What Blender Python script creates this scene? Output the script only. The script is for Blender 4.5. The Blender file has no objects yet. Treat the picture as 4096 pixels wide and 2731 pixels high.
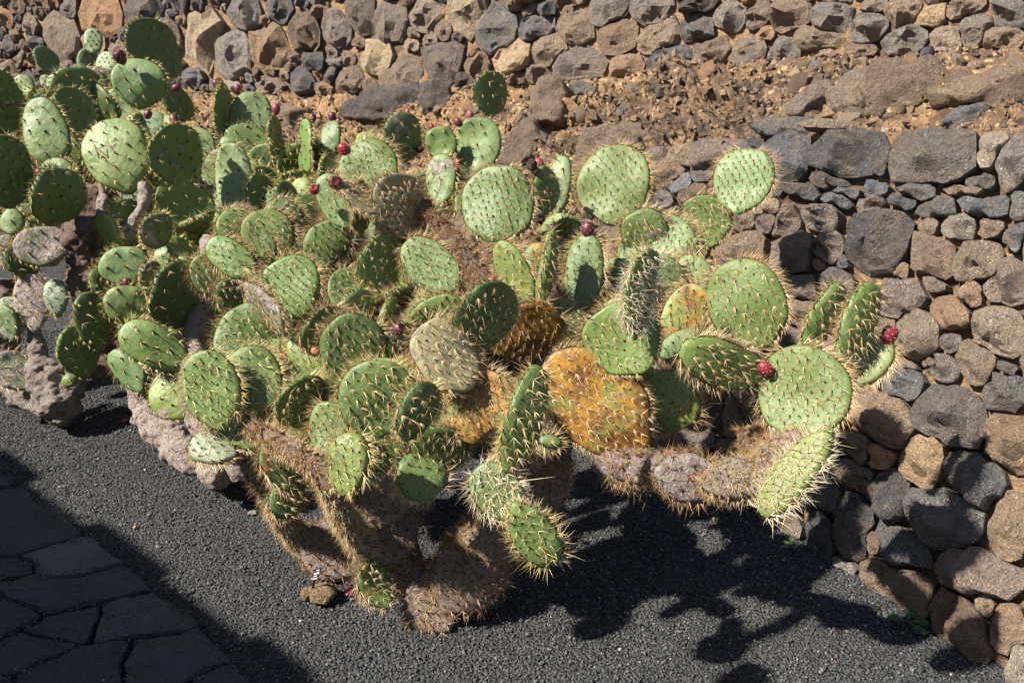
import bpy, bmesh, math, random
import numpy as np
from mathutils import Vector, Matrix, noise as mnoise

random.seed(7)
rng = np.random.default_rng(7)
scene = bpy.context.scene
COL = scene.collection

# ------------------------------------------------------------------ camera
CAM = np.array((0.0, 0.0, 1.75))
PITCH = math.radians(25.0)
LENS = 28.0
cam_data = bpy.data.cameras.new('camera')
cam = bpy.data.objects.new('camera', cam_data)
COL.objects.link(cam)
cam_data.lens = LENS
cam_data.sensor_width = 36.0
cam_data.clip_start = 0.05
cam_data.clip_end = 400.0
cam.location = CAM
cam.rotation_euler = (math.radians(90) - PITCH, 0, 0)
scene.camera = cam

# ------------------------------------------------------------------ light
SUN_EL = math.radians(46.0)
SUN_AZ = math.radians(18.0)          # light travels to +X and a little away
LDIR = Vector((math.cos(SUN_EL)*math.cos(SUN_AZ), math.cos(SUN_EL)*math.sin(SUN_AZ), -math.sin(SUN_EL)))
SUNV = np.array(-LDIR)
world = bpy.data.worlds.new('World')
scene.world = world
world.use_nodes = True
wn = world.node_tree
bg = wn.nodes.get('Background') or wn.nodes.new('ShaderNodeBackground')
wo = wn.nodes.get('World Output') or wn.nodes.new('ShaderNodeOutputWorld')
sky = wn.nodes.new('ShaderNodeTexSky')
sky.sky_type = 'NISHITA'
sky.sun_disc = False
sky.sun_elevation = SUN_EL
sky.sun_rotation = math.atan2(SUNV[0], SUNV[1])
wn.links.new(sky.outputs[0], bg.inputs['Color'])
wn.links.new(bg.outputs[0], wo.inputs['Surface'])
bg.inputs['Strength'].default_value = 0.057
sun_data = bpy.data.lights.new('sun', 'SUN')
sun = bpy.data.objects.new('sun', sun_data)
COL.objects.link(sun)
sun_data.energy = 5.0
sun_data.angle = math.radians(0.53)
sun_data.color = (1.0, 0.94, 0.84)
sun.rotation_euler = LDIR.to_track_quat('-Z', 'Y').to_euler()
sun.location = (-4, -2, 8)

scene.view_settings.view_transform = 'Standard'
scene.view_settings.look = 'None'
scene.view_settings.gamma = 1.0
scene.view_settings.exposure = 1.12
scene.view_settings.use_curve_mapping = False

# ------------------------------------------------------------------ photo pixel -> ray
FPX = 4096*LENS/36.0
FWD = np.array((0, math.cos(PITCH), -math.sin(PITCH)))
UPV = np.array((0, math.sin(PITCH), math.cos(PITCH)))
RGT = np.array((1.0, 0, 0))
DS = 4096/2352.0                     # overview pixels -> photo pixels

def ray(px, py):
    return FWD + RGT*((px-2048)/FPX) + UPV*(-(py-1365.5)/FPX)
def unproj(px, py, s):
    return CAM + ray(px, py)*s
def on_ground(px, py, z=0.0):
    d = ray(px, py)
    return CAM + d*((z-CAM[2])/d[2])
def project(P):
    r = np.asarray(P) - CAM
    dep = r @ FWD
    return 2048+FPX*(r @ RGT)/dep, 1365.5-FPX*(r @ UPV)/dep, dep

def nrm(v):
    v = np.asarray(v, float)
    return v/max(np.linalg.norm(v), 1e-9)

# ------------------------------------------------------------------ object helpers
def link(o, parent=None):
    COL.objects.link(o)
    if parent is not None:
        o.parent = parent
    return o
def empty(name, loc=(0, 0, 0)):
    o = bpy.data.objects.new(name, None)
    o.empty_display_size = 0.1
    o.location = loc
    return link(o)
def tag(o, label=None, cat=None, group=None, kind=None):
    if label: o['label'] = label
    if cat: o['category'] = cat
    if group: o['group'] = group
    if kind: o['kind'] = kind
    return o
def mesh_np(name, verts, faces, mats, smooth=True, mat_idx=None):
    verts = np.asarray(verts, np.float32).reshape(-1, 3)
    me = bpy.data.meshes.new(name)
    if isinstance(faces, np.ndarray):
        k = faces.shape[1]; n = faces.shape[0]
        me.vertices.add(len(verts)); me.vertices.foreach_set('co', verts.ravel())
        me.loops.add(n*k); me.loops.foreach_set('vertex_index', faces.ravel().astype(np.int32))
        me.polygons.add(n)
        me.polygons.foreach_set('loop_start', np.arange(0, n*k, k, dtype=np.int32))
        me.polygons.foreach_set('loop_total', np.full(n, k, np.int32))
        me.update(calc_edges=True)
    else:
        me.from_pydata([tuple(v) for v in verts.tolist()], [], faces)
        n = len(me.polygons)
    me.polygons.foreach_set('use_smooth', np.full(len(me.polygons), bool(smooth)))
    for m in (mats if isinstance(mats, (list, tuple)) else [mats]):
        me.materials.append(m)
    if mat_idx is not None:
        me.polygons.foreach_set('material_index', np.asarray(mat_idx, np.int32))
    me.validate()
    me.update()
    return me
def obj(name, me, parent=None, loc=None, color=None):
    """verts of me are world positions minus loc"""
    o = bpy.data.objects.new(name, me)
    if loc is not None:
        o.location = Vector(loc) - (parent.matrix_world.translation if False else Vector((0, 0, 0)))
    if color is not None:
        o.color = (color[0], color[1], color[2], 1.0)
    link(o, parent)
    return o
def child_loc(o, parent):
    """keep o.location as a world position below parents that only translate"""
    off = Vector((0, 0, 0)); p = parent
    while p is not None:
        off += p.location; p = p.parent
    o.location = o.location - off
def add(name, verts, faces, mats, parent=None, smooth=True, mat_idx=None, color=None, sharp=None):
    verts = np.asarray(verts, float).reshape(-1, 3)
    c = (verts.min(0)+verts.max(0))/2
    me = mesh_np(name, verts-c, faces, mats, smooth, mat_idx)
    if sharp is not None:
        me.set_sharp_from_angle(angle=math.radians(sharp))
    o = obj(name, me, parent, c, color)
    if parent is not None:
        child_loc(o, parent)
    return o

def n3(v, sc=1.0, off=0.0):
    return mnoise.noise(Vector((v[0]*sc+off, v[1]*sc+off*1.7, v[2]*sc-off)))
def fbm(v, sc=1.0, off=0.0, octv=3):
    a = 1.0; t = 0.0
    for i in range(octv):
        t += a*n3(v, sc, off+i*13.1); sc *= 2.1; a *= 0.5
    return t

# ------------------------------------------------------------------ materials
class NT:
    def __init__(s, name):
        s.m = bpy.data.materials.new(name); s.m.use_nodes = True
        s.t = s.m.node_tree; s.t.nodes.clear()
        s.out = s.n('ShaderNodeOutputMaterial'); s.p = s.n('ShaderNodeBsdfPrincipled')
        s.l(s.p.outputs[0], s.out.inputs['Surface'])
    def n(s, t, **kw):
        nd = s.t.nodes.new(t)
        for k, v in kw.items(): setattr(nd, k, v)
        return nd
    def l(s, a, b): s.t.links.new(a, b)
    def setin(s, sock, v):
        if hasattr(v, 'is_output'): s.l(v, sock)
        else: sock.default_value = v
    def coord(s):
        tc = s.n('ShaderNodeTexCoord'); oi = s.n('ShaderNodeObjectInfo')
        sc = s.n('ShaderNodeVectorMath', operation='SCALE'); sc.inputs[0].default_value = (37.0, 91.0, 53.0)
        s.l(oi.outputs['Random'], sc.inputs['Scale'])
        ad = s.n('ShaderNodeVectorMath', operation='ADD')
        s.l(tc.outputs['Object'], ad.inputs[0]); s.l(sc.outputs[0], ad.inputs[1])
        s.oi = oi
        return ad.outputs[0]
    def noise(s, vec, scale, detail=4, rough=0.55, dist=0.0):
        nd = s.n('ShaderNodeTexNoise'); s.l(vec, nd.inputs['Vector'])
        nd.inputs['Scale'].default_value = scale; nd.inputs['Detail'].default_value = detail
        nd.inputs['Roughness'].default_value = rough; nd.inputs['Distortion'].default_value = dist
        return nd.outputs['Fac']
    def voro(s, vec, scale, feature='F1'):
        nd = s.n('ShaderNodeTexVoronoi'); nd.feature = feature; s.l(vec, nd.inputs['Vector'])
        nd.inputs['Scale'].default_value = scale
        return nd
    def ramp(s, fac, stops, interp='LINEAR'):
        nd = s.n('ShaderNodeValToRGB'); nd.color_ramp.interpolation = interp
        e = nd.color_ramp.elements
        while len(e) < len(stops): e.new(0.5)
        for i, (p, c) in enumerate(stops):
            e[i].position = p
            e[i].color = (c, c, c, 1) if not hasattr(c, '__len__') else (c[0], c[1], c[2], 1)
        s.l(fac, nd.inputs[0])
        return nd.outputs[0]
    def mix(s, fac, a, b, blend='MIX'):
        nd = s.n('ShaderNodeMix', data_type='RGBA', blend_type=blend)
        s.setin(nd.inputs[0], fac)
        for sock, v in ((nd.inputs[6], a), (nd.inputs[7], b)):
            if hasattr(v, 'is_output'): s.l(v, sock)
            else: sock.default_value = (v[0], v[1], v[2], 1) if hasattr(v, '__len__') else (v, v, v, 1)
        return nd.outputs[2]
    def math(s, op, a, b=0.0, clamp=False):
        nd = s.n('ShaderNodeMath', operation=op); nd.use_clamp = clamp
        s.setin(nd.inputs[0], a); s.setin(nd.inputs[1], b)
        return nd.outputs[0]
    def attr(s, name):
        nd = s.n('ShaderNodeAttribute'); nd.attribute_type = 'OBJECT'; nd.attribute_name = name
        return nd.outputs['Fac']
    def bump(s, h, strength, dist, prev=None):
        nd = s.n('ShaderNodeBump'); nd.inputs['Strength'].default_value = strength
        nd.inputs['Distance'].default_value = dist; s.l(h, nd.inputs['Height'])
        if prev is not None: s.l(prev, nd.inputs['Normal'])
        return nd.outputs[0]
    def fin(s, col, rough=0.9, normal=None, spec=0.3):
        s.setin(s.p.inputs['Base Color'], col if hasattr(col, 'is_output') else (*col, 1))
        s.setin(s.p.inputs['Roughness'], rough)
        s.p.inputs['Specular IOR Level'].default_value = spec
        if normal is not None: s.l(normal, s.p.inputs['Normal'])
        return s.m

def mat_stone(name='volcanic_stone', porous=1.0, island=False):
    t = NT(name); v = t.coord(); base = t.oi.outputs['Color']
    if island:
        g = t.n('ShaderNodeNewGeometry')
        base = t.ramp(g.outputs['Random Per Island'], [(0, (.28,.2,.15)), (.25, (.36,.27,.2)), (.45, (.215,.205,.205)), (.65, (.305,.245,.22)), (.8, (.15,.14,.14)), (.92, (.48,.32,.2))], 'CONSTANT')
    big = t.noise(v, 8, 5, 0.65, 0.6); mid = t.noise(v, 30, 6, 0.72, 0.3); fine = t.noise(v, 130, 4, 0.75)
    c = t.mix(t.ramp(big, [(0.42, 0.0), (0.62, 0.65)]), base, t.mix(0.5, base, (0.40, 0.28, 0.18)))
    c = t.mix(t.ramp(mid, [(0.34, 0.75), (0.48, 0.0)]), c, t.mix(0.55, c, (0.07, 0.058, 0.05)))
    c = t.mix(t.ramp(mid, [(0.56, 0.0), (0.72, 0.6)]), c, t.mix(0.5, c, (0.60, 0.50, 0.40)))
    lich = t.noise(v, 21, 6, 0.8, 1.2)
    c = t.mix(t.ramp(lich, [(0.64, 0.0), (0.70, 0.55)]), c, (0.55, 0.50, 0.43))
    c = t.mix(t.ramp(fine, [(0.32, 0.5), (0.47, 0.0), (0.56, 0.0), (0.74, 0.45)]), c, t.ramp(fine, [(0.45, 0.03), (0.55, 0.6)]))
    vo = t.voro(v, 85); pit = t.ramp(vo.outputs['Distance'], [(0.10, 0.0), (0.40, 1.0)])
    pm = t.ramp(t.noise(v, 9, 2), [(0.36, 0.0), (0.55, 1.0)])
    pit2 = t.math('ADD', pit, t.math('SUBTRACT', 1.0, pm), True)
    h = t.math('ADD', t.math('MULTIPLY', mid, 1.6), t.math('MULTIPLY', fine, 0.7))
    n1 = t.bump(h, 1.0, 0.045); n2 = t.bump(pit2, 1.0*porous, 0.012, n1)
    return t.fin(c, 0.95, n2, 0.2)

def mat_soil(name='tan_soil', rock=False):
    t = NT(name); tc = t.n('ShaderNodeTexCoord'); v = tc.outputs['Object']
    a = t.noise(v, 4.0, 5, 0.65, 0.6); b = t.noise(v, 16, 6, 0.72, 0.5); f = t.noise(v, 80, 5, 0.75)
    c = t.ramp(a, [(0.33, (0.22, 0.145, 0.10)), (0.43, (0.36, 0.235, 0.15)), (0.52, (0.60, 0.375, 0.205)), (0.70, (0.68, 0.47, 0.28))])
    c = t.mix(t.ramp(b, [(0.36, 0.6), (0.46, 0.0)]), c, (0.17, 0.12, 0.09))
    if rock:
        nd = t.n('ShaderNodeAttribute'); nd.attribute_type = 'GEOMETRY'; nd.attribute_name = 'rock'
        k = t.math('ADD', nd.outputs['Fac'], t.math('MULTIPLY', t.math('SUBTRACT', b, 0.5), 1.3), True)
        rc = t.ramp(t.noise(v, 11, 6, 0.75, 0.8), [(0.34, (0.07, 0.052, 0.042)), (0.44, (0.20, 0.14, 0.10)), (0.53, (0.38, 0.255, 0.17)), (0.64, (0.60, 0.40, 0.245))])
        c = t.mix(t.ramp(k, [(0.35, 0.0), (0.6, 1.0)]), c, rc)
    c = t.mix(t.ramp(f, [(0.35, 0.5), (0.47, 0.0)]), c, t.mix(0.6, c, (0.08, 0.055, 0.04)))
    c = t.mix(t.ramp(f, [(0.55, 0.0), (0.72, 0.5)]), c, (0.60, 0.46, 0.32))
    vo = t.voro(v, 28); pit = t.ramp(vo.outputs['Distance'], [(0.12, 0.0), (0.45, 1.0)])
    h = t.math('ADD', t.math('MULTIPLY', b, 1.8), t.math('MULTIPLY', f, 0.8))
    n = t.bump(h, 1.0, 0.06)
    if rock: n = t.bump(pit, 0.7, 0.03, n)
    return t.fin(c, 0.95, n, 0.1)

def mat_gravel_base():
    t = NT('black_lapilli_ground'); tc = t.n('ShaderNodeTexCoord'); v = tc.outputs['Object']
    vo = t.voro(v, 130); f = t.noise(v, 220, 3, 0.7); a = t.noise(v, 1.3, 3)
    c = t.ramp(vo.outputs['Color'], [(0.2, 0.03), (0.7, 0.075)])
    c = t.mix(t.ramp(a, [(0.4, 0.0), (0.7, 0.3)]), c, (0.05, 0.046, 0.042))
    h = t.math('SUBTRACT', 1.0, vo.outputs['Distance'])
    return t.fin(c, 0.9, t.bump(h, 1.0, 0.01), 0.2)

def mat_pebble():
    t = NT('black_lapilli'); g = t.n('ShaderNodeNewGeometry'); tc = t.n('ShaderNodeTexCoord')
    r = g.outputs['Random Per Island']
    c = t.ramp(r, [(0.0, (0.048, 0.050, 0.055)), (0.5, (0.084, 0.087, 0.094)), (0.84, (0.145, 0.147, 0.153)), (0.965, (0.19, 0.17, 0.15)), (0.985, (0.30, 0.18, 0.11)), (0.994, (0.46, 0.42, 0.36))], 'CONSTANT')
    dust = t.noise(tc.outputs['Object'], 2.2, 4, 0.6)
    c = t.mix(t.ramp(dust, [(0.45, 0.0), (0.75, 0.35)]), c, (0.085, 0.078, 0.068))
    f = t.noise(tc.outputs['Object'], 500, 2)
    return t.fin(c, 0.78, t.bump(f, 0.5, 0.002), 0.35)

def mat_paver():
    t = NT('basalt_paving'); v = t.coord(); base = t.oi.outputs['Color']
    a = t.noise(v, 5, 5, 0.6, 0.5); f = t.noise(v, 60, 4, 0.7)
    vo = t.voro(v, 75); pit = t.ramp(vo.outputs['Distance'], [(0.08, 0.0), (0.3, 1.0)])
    pm = t.ramp(t.noise(v, 6, 3), [(0.42, 0.0), (0.6, 1.0)])
    c = t.mix(t.ramp(a, [(0.35, 0.5), (0.65, 0.0)]), base, t.mix(0.6, base, (0.03, 0.03, 0.032)))
    c = t.mix(t.ramp(f, [(0.55, 0.0), (0.8, 0.45)]), c, (0.22, 0.21, 0.20))
    h = t.math('ADD', a, t.math('MULTIPLY', f, 0.6))
    n = t.bump(t.math('ADD', pit, t.math('SUBTRACT', 1.0, pm), True), 1.0, 0.012, t.bump(h, 1.0, 0.05))
    return t.fin(c, 0.8, n, 0.35)

def mat_pad():
    t = NT('cactus_skin'); v = t.coord(); base = t.oi.outputs['Color']
    a = t.noise(v, 9, 4, 0.6, 0.3); b = t.noise(v, 38, 5, 0.65, 0.6); f = t.noise(v, 140, 3, 0.6)
    c = t.mix(t.ramp(a, [(0.35, 0.0), (0.7, 0.55)]), base, t.mix(0.5, base, (0.19, 0.25, 0.13)))
    c = t.mix(t.ramp(b, [(0.3, 0.4), (0.5, 0.0)]), c, t.mix(0.5, c, (0.08, 0.12, 0.05)))
    # scabs: corky pinkish-grey skin, amount set on each pad
    sc = t.attr('scab')
    sm = t.math('ADD', t.noise(v, 14, 6, 0.7, 0.8), t.math('MULTIPLY', sc, 0.62))
    smk = t.ramp(sm, [(0.80, 0.0), (0.86, 1.0)])
    cork = t.mix(t.ramp(b, [(0.35, 0.0), (0.65, 1.0)]), (0.20, 0.155, 0.125), (0.42, 0.36, 0.32))
    # yellow-orange senescence
    og = t.attr('orange')
    om = t.math('ADD', t.noise(v, 11, 4, 0.6, 0.8), t.math('MULTIPLY', og, 0.55))
    omk = t.ramp(om, [(0.70, 0.0), (0.86, 1.0)])
    oc = t.mix(t.ramp(t.noise(v, 17, 5, 0.7, 0.9), [(0.38, 0.0), (0.58, 1.0)]), (0.13, 0.058, 0.020), (0.37, 0.195, 0.032))
    c = t.mix(omk, c, oc)
    c = t.mix(smk, c, cork)
    # small rusty spots
    sp = t.voro(v, 34); spm = t.ramp(sp.outputs['Distance'], [(0.05, 1.0), (0.11, 0.0)])
    keep = t.ramp(sp.outputs['Color'], [(0.80, 0.0), (0.82, 0.7)])
    c = t.mix(t.math('MULTIPLY', spm, keep), c, (0.22, 0.13, 0.05))
    h = t.math('ADD', t.math('MULTIPLY', a, 1.0), t.math('MULTIPLY', b, 0.5))
    n = t.bump(h, 0.35, 0.022)
    n = t.bump(t.math('MULTIPLY', smk, b), 0.8, 0.008, n)
    rough = t.math('ADD', t.math('MULTIPLY', smk, 0.35), t.math('ADD', t.math('MULTIPLY', b, 0.15), 0.40))
    m = t.fin(c, rough, n, 0.38)
    t.p.inputs['Subsurface Weight'].default_value = 0.06
    t.p.inputs['Subsurface Radius'].default_value = (0.006, 0.01, 0.004)
    return m

def mat_stem():
    t = NT('corky_stem'); v = t.coord(); base = t.oi.outputs['Color']
    a = t.noise(v, 10, 5, 0.65, 0.6); b = t.noise(v, 45, 6, 0.7, 0.8); f = t.noise(v, 160, 3, 0.7)
    c = t.mix(t.ramp(a, [(0.35, 0.0), (0.65, 0.8)]), base, t.mix(0.5, base, (0.46, 0.37, 0.33)))
    c = t.mix(t.ramp(b, [(0.36, 0.85), (0.5, 0.0)]), c, (0.12, 0.08, 0.06))
    c = t.mix(t.ramp(f, [(0.6, 0.0), (0.8, 0.4)]), c, (0.5, 0.44, 0.38))
    h = t.math('ADD', t.math('MULTIPLY', b, 1.2), t.math('MULTIPLY', f, 0.4))
    return t.fin(c, 0.85, t.bump(h, 1.0, 0.03), 0.2)

def mat_spine(name, cols, spec=0.35):
    t = NT(name); g = t.n('ShaderNodeNewGeometry')
    c = t.ramp(g.outputs['Random Per Island'], cols)
    return t.fin(c, 0.5, None, spec)

def mat_fruit():
    t = NT('prickly_pear_fruit'); v = t.coord(); base = t.oi.outputs['Color']
    a = t.noise(v, 40, 4); 
    c = t.mix(t.ramp(a, [(0.4, 0.0), (0.7, 0.6)]), base, t.mix(0.5, base, (0.10, 0.01, 0.02)))
    return t.fin(c, 0.42, t.bump(a, 0.3, 0.004), 0.4)

def mat_plain(name, col, rough=0.7, nscale=40, amt=0.25, spec=0.3):
    t = NT(name); v = t.coord(); a = t.noise(v, nscale, 4)
    c = t.mix(t.ramp(a, [(0.35, 0.0), (0.7, amt)]), col, tuple(x*0.5 for x in col))
    return t.fin(c, rough, t.bump(a, 0.2, 0.004), spec)

M_STONE = mat_stone(); M_STONEX = mat_stone('volcanic_stone_mixed', 1.0, True); M_SOIL = mat_soil(); M_BANK = mat_soil('bank_soil_and_rock', True); M_GBASE = mat_gravel_base(); M_PEB = mat_pebble()
M_PAVER = mat_paver(); M_PAD = mat_pad(); M_STEM = mat_stem(); M_FRUIT = mat_fruit()
M_SPA = mat_spine('straw_spine', [(0.0, (0.30, 0.17, 0.07)), (0.4, (0.46, 0.31, 0.14)), (0.8, (0.60, 0.46, 0.25)), (1.0, (0.66, 0.57, 0.42))])
M_SPW = mat_spine('pale_spine', [(0.0, (0.50, 0.38, 0.22)), (0.5, (0.64, 0.54, 0.36)), (1.0, (0.70, 0.64, 0.52))])
M_SPB = mat_spine('yellow_spine', [(0.0, (0.40, 0.26, 0.08)), (0.5, (0.62, 0.48, 0.20)), (1.0, (0.70, 0.60, 0.34))])
M_SPR = mat_spine('brown_bristle', [(0.0, (0.16, 0.08, 0.04)), (0.5, (0.34, 0.20, 0.095)), (1.0, (0.54, 0.39, 0.21))])
M_ARE = mat_plain('areole_felt', (0.13, 0.075, 0.035), 0.95, 300, 0.5, 0.05)
M_AREP = mat_plain('pale_areole_felt', (0.10, 0.10, 0.06), 0.95, 300, 0.4, 0.05)

# ------------------------------------------------------------------ ground
G = 60.0
gv = [(-G, -G, 0), (G, -G, 0), (G, G, 0), (-G, G, 0)]
ground = add('ground', gv, [(0, 1, 2, 3)], M_GBASE, smooth=False)
tag(ground, kind='structure')

# ------------------------------------------------------------------ paved path (slab outlines traced on the ground plane)
PS = 1100/1401.0
SLABS = [
 [(-60,500),(0,510),(60,540),(65,570),(0,580),(-60,585)],
 [(-90,592),(0,587),(120,582),(200,650),(300,700),(350,745),(432,812),(330,858),(110,908),(0,912),(-90,918)],
 [(105,922),(330,868),(440,826),(520,880),(625,960),(480,1000),(330,1030),(215,1045),(175,1030),(175,972)],
 [(-90,930),(0,926),(90,926),(163,976),(163,1010),(0,1048),(-90,1060)],
 [(-90,1072),(0,1060),(160,1022),(205,1054),(330,1040),(480,1009),(640,970),(680,1010),(785,1095),(520,1160),(380,1180),(240,1208),(140,1168),(0,1110),(-90,1100)],
 [(-90,1112),(0,1122),(130,1178),(222,1216),(170,1250),(100,1288),(0,1328),(-90,1360)],
 [(112,1292),(235,1224),(380,1190),(498,1176),(500,1230),(453,1350),(410,1363),(290,1328),(170,1310)],
 [(516,1174),(790,1106),(860,1160),(950,1220),(1010,1280),(900,1300),(740,1338),(600,1345),(466,1373),(520,1230)],
 [(-90,1372),(0,1340),(100,1302),(290,1340),(398,1375),(200,1458),(80,1528),(0,1540),(-90,1560)],
 [(692,1352),(760,1347),(1010,1291),(1060,1330),(1185,1465),(1000,1520),(880,1640),(640,1660),(637,1480)],
 [(212,1467),(410,1382),(678,1352),(622,1470),(624,1660),(90,1690),(70,1545)],
 [(1195,1480),(1290,1590),(1330,1660),(1010,1690),(900,1650),(1012,1530)],
 [(-90,1572),(0,1552),(58,1552),(78,1695),(-90,1740)],
]
path = empty('path'); tag(path, kind='structure')
slab_cols = [(0.075,0.075,0.082),(0.068,0.068,0.075),(0.125,0.122,0.125),(0.06,0.06,0.066),(0.072,0.072,0.08),(0.058,0.058,0.062),
             (0.07,0.07,0.076),(0.085,0.085,0.094),(0.062,0.062,0.067),(0.08,0.08,0.09),(0.06,0.06,0.065),(0.075,0.075,0.08),(0.07,0.07,0.075)]
path_hull = []
def slab(poly, col, h):
    """poly: ground xy outline -> rough-edged slab with a worn rim"""
    pts = []
    n = len(poly)
    for i in range(n):
        a = np.array(poly[i]); b = np.array(poly[(i+1) % n])
        L = np.linalg.norm(b-a); k = max(1, int(L/0.025))
        for j in range(k):
            p = a+(b-a)*j/k
            d = np.array((n3((p[0], p[1], 1), 22, i)*0.014, n3((p[0], p[1], 5), 22, i)*0.014))
            pts.append(p+d)
    pts = np.array(pts); c = pts.mean(0)
    rings = [(1.0, -0.03), (1.0, h*0.5), (0.985, h*0.82), (0.955, h), (0.85, h), (0.7, h), (0.52, h), (0.35, h), (0.17, h)]
    V = []; F = []; m = len(pts)
    for sc, z in rings:
        for p in pts:
            q = c+(p-c)*sc
            V.append((q[0], q[1], z + (0.010*n3((q[0], q[1], 0), 7, h*10) + 0.006*n3((q[0], q[1], 0), 26, 3) if z > 0.01 else 0)))
    for r in range(len(rings)-1):
        for i in range(m):
            F.append((r*m+i, r*m+(i+1) % m, (r+1)*m+(i+1) % m, (r+1)*m+i))
    V.append((c[0], c[1], h)); 
    for i in range(m): F.append(((len(rings)-1)*m+i, (len(rings)-1)*m+(i+1) % m, len(V)-1))
    return add('paving_stone', V, F, M_PAVER, path, color=col, sharp=40)
slab_polys = []
for i, sp in enumerate(SLABS):
    g = [on_ground(x*PS, 1500+y*PS, 0.03)[:2] for x, y in sp]
    if sum((g[k][0]*g[(k+1) % len(g)][1]-g[(k+1) % len(g)][0]*g[k][1]) for k in range(len(g))) < 0: g = g[::-1]
    slab_polys.append(np.array(g))
    slab(g, tuple(1.35*q for q in slab_cols[i]), 0.030+0.012*random.random())
# the path goes on past the picture's lower left: plain irregular slabs in rows
edge_a = on_ground(0, 1500+560*PS, 0)[:2]; edge_b = on_ground(1260*PS, 1500+1568*PS, 0)[:2]
pdir = nrm(edge_b-edge_a); pout = np.array((pdir[1], -pdir[0]))
if pout @ np.array((-1, -1)) < 0: pout = -pout
def inside(p, poly):
    x, y = p; r = False; j = len(poly)-1
    for i in range(len(poly)):
        xi, yi = poly[i]; xj, yj = poly[j]
        if (yi > y) != (yj > y) and x < (xj-xi)*(y-yi)/(yj-yi)+xi: r = not r
        j = i
    return r
for iu in range(-7, 8):
    for iv in range(0, 6):
        c = edge_a + pdir*(0.2+iu*0.46+0.12*math.sin(iv*2.1+iu)) + pout*(0.27+iv*0.44+0.06*math.sin(iu*1.7))
        pxs = project((c[0], c[1], 0.03))
        cor = [c+pdir*a*0.215+pout*b*0.205 for a, b in ((-1, -1), (0, -1.03), (1, -1), (1.02, 0.1), (1, 1), (-0.1, 1.02), (-1, 1), (-1.03, 0))]
        cor = [q+np.array((random.uniform(-.02, .02), random.uniform(-.02, .02))) for q in cor]
        probe = [c]+cor+[(c+q)/2 for q in cor]
        bad = False
        for pl in slab_polys:
            if any(inside(q, pl) for q in probe) or any(inside(q, cor) for q in pl): bad = True; break
        if not bad:
            for q in cor:
                X, Y, d = project((q[0], q[1], 0.03))
                if d > 0 and 0 < X < 4096 and 0 < Y < 2731: bad = True; break
        if bad: continue
        A = sum((cor[k][0]*cor[(k+1) % 8][1]-cor[(k+1) % 8][0]*cor[k][1]) for k in range(8))
        k = random.uniform(0.055, 0.085)
        slab(cor if A > 0 else cor[::-1], (k, k, k*1.08), 0.03+0.012*random.random())

# ------------------------------------------------------------------ walls: surfaces lofted between two polylines
def resample(poly, n):
    p = np.array(poly, float); d = np.r_[0, np.cumsum(np.linalg.norm(np.diff(p, axis=0), axis=1))]
    t = np.linspace(0, d[-1], n)
    return np.stack([np.interp(t, d, p[:, k]) for k in range(3)], 1), d[-1]
class Surf:
    """ruled surface; u runs along it in metres, v up it in metres"""
    def __init__(s, base, top, bulge=0.0, n=400):
        base = np.array(base, float); top = np.array(top, float)
        mid = (base+top)/2
        d = np.r_[0, np.cumsum(np.linalg.norm(np.diff(mid, axis=0), axis=1))]
        s.U = d[-1]; s.d = d; s.b = base; s.t = top; s.bulge = bulge
        s.V = np.mean(np.linalg.norm(top-base, axis=1))
    def at(s, u, v):
        u = np.asarray(u, float); v = np.asarray(v, float)/s.V
        B = np.stack([np.interp(u, s.d, s.b[:, k]) for k in range(3)], -1)
        T = np.stack([np.interp(u, s.d, s.t[:, k]) for k in range(3)], -1)
        return B+(T-B)*v[..., None]
    def frame(s, u, v):
        e = 0.05
        du = s.at(u+e, v)-s.at(u-e, v); dv = s.at(u, v+e)-s.at(u, v-e)
        n = np.cross(du, dv)
        n = nrm(n)
        if n @ (CAM-s.at(u, v)) < 0: n = -n
        return nrm(du), nrm(dv), n
    def locate(s, px, py, cache={}):
        k = id(s)
        if k not in cache:
            uu, vv = np.meshgrid(np.linspace(0, s.U, 500), np.linspace(-0.1, s.V*1.1, 200), indexing='ij')
            P = s.at(uu, vv); X, Y, D = project(P.reshape(-1, 3))
            X[D < 0.1] = 1e9
            cache[k] = (uu.ravel(), vv.ravel(), X, Y, D)
        uu, vv, X, Y, D = cache[k]
        i = np.argmin((X-px)**2+(Y-py)**2)
        return uu[i], vv[i], D[i], math.hypot(X[i]-px, Y[i]-py)

LOW_BASE = [(2.25,.30,0),(1.60,1.20,0),(1.295,1.644,0),(1.104,1.954,0),(.923,2.214,0),(.65,2.55,0),(.40,2.85,0),(.1,3.15,0)]
LOW_TOP = [(2.55,1.05,1.42),(1.95,1.85,1.37),(1.66,2.2,1.33),(1.42,2.50,1.31),(1.2,2.80,1.255),(.99,3.05,1.186),(.75,3.33,1.10),(.40,3.65,1.0)]
low = Surf(LOW_BASE, LOW_TOP)
UP_BASE = [(3.6,1.2,1.60),(2.3,2.75,1.52),(1.75,3.35,1.46),(1.1,3.9,1.36),(.46,4.39,1.235),(-.5,5.03,1.1),(-1.3,5.5,1.0),(-4.24,6.88,.9),(-8,8.4,.9)]
UP_TOP = [(x+0.10, y+0.17, 2.45) for x, y, z in UP_BASE]
upw = Surf(UP_BASE, UP_TOP)

STONE_COL = {
 'd': (0.215, 0.205, 0.205), 'k': (0.140, 0.134, 0.136), 'g': (0.36, 0.315, 0.275), 'b': (0.40, 0.295, 0.215), 'B': (0.315, 0.222, 0.160),
 'p': (0.34, 0.265, 0.225), 't': (0.45, 0.335, 0.240), 'o': (0.50, 0.315, 0.190), 'l': (0.56, 0.47, 0.37), 'y': (0.58, 0.43, 0.275)}

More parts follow.
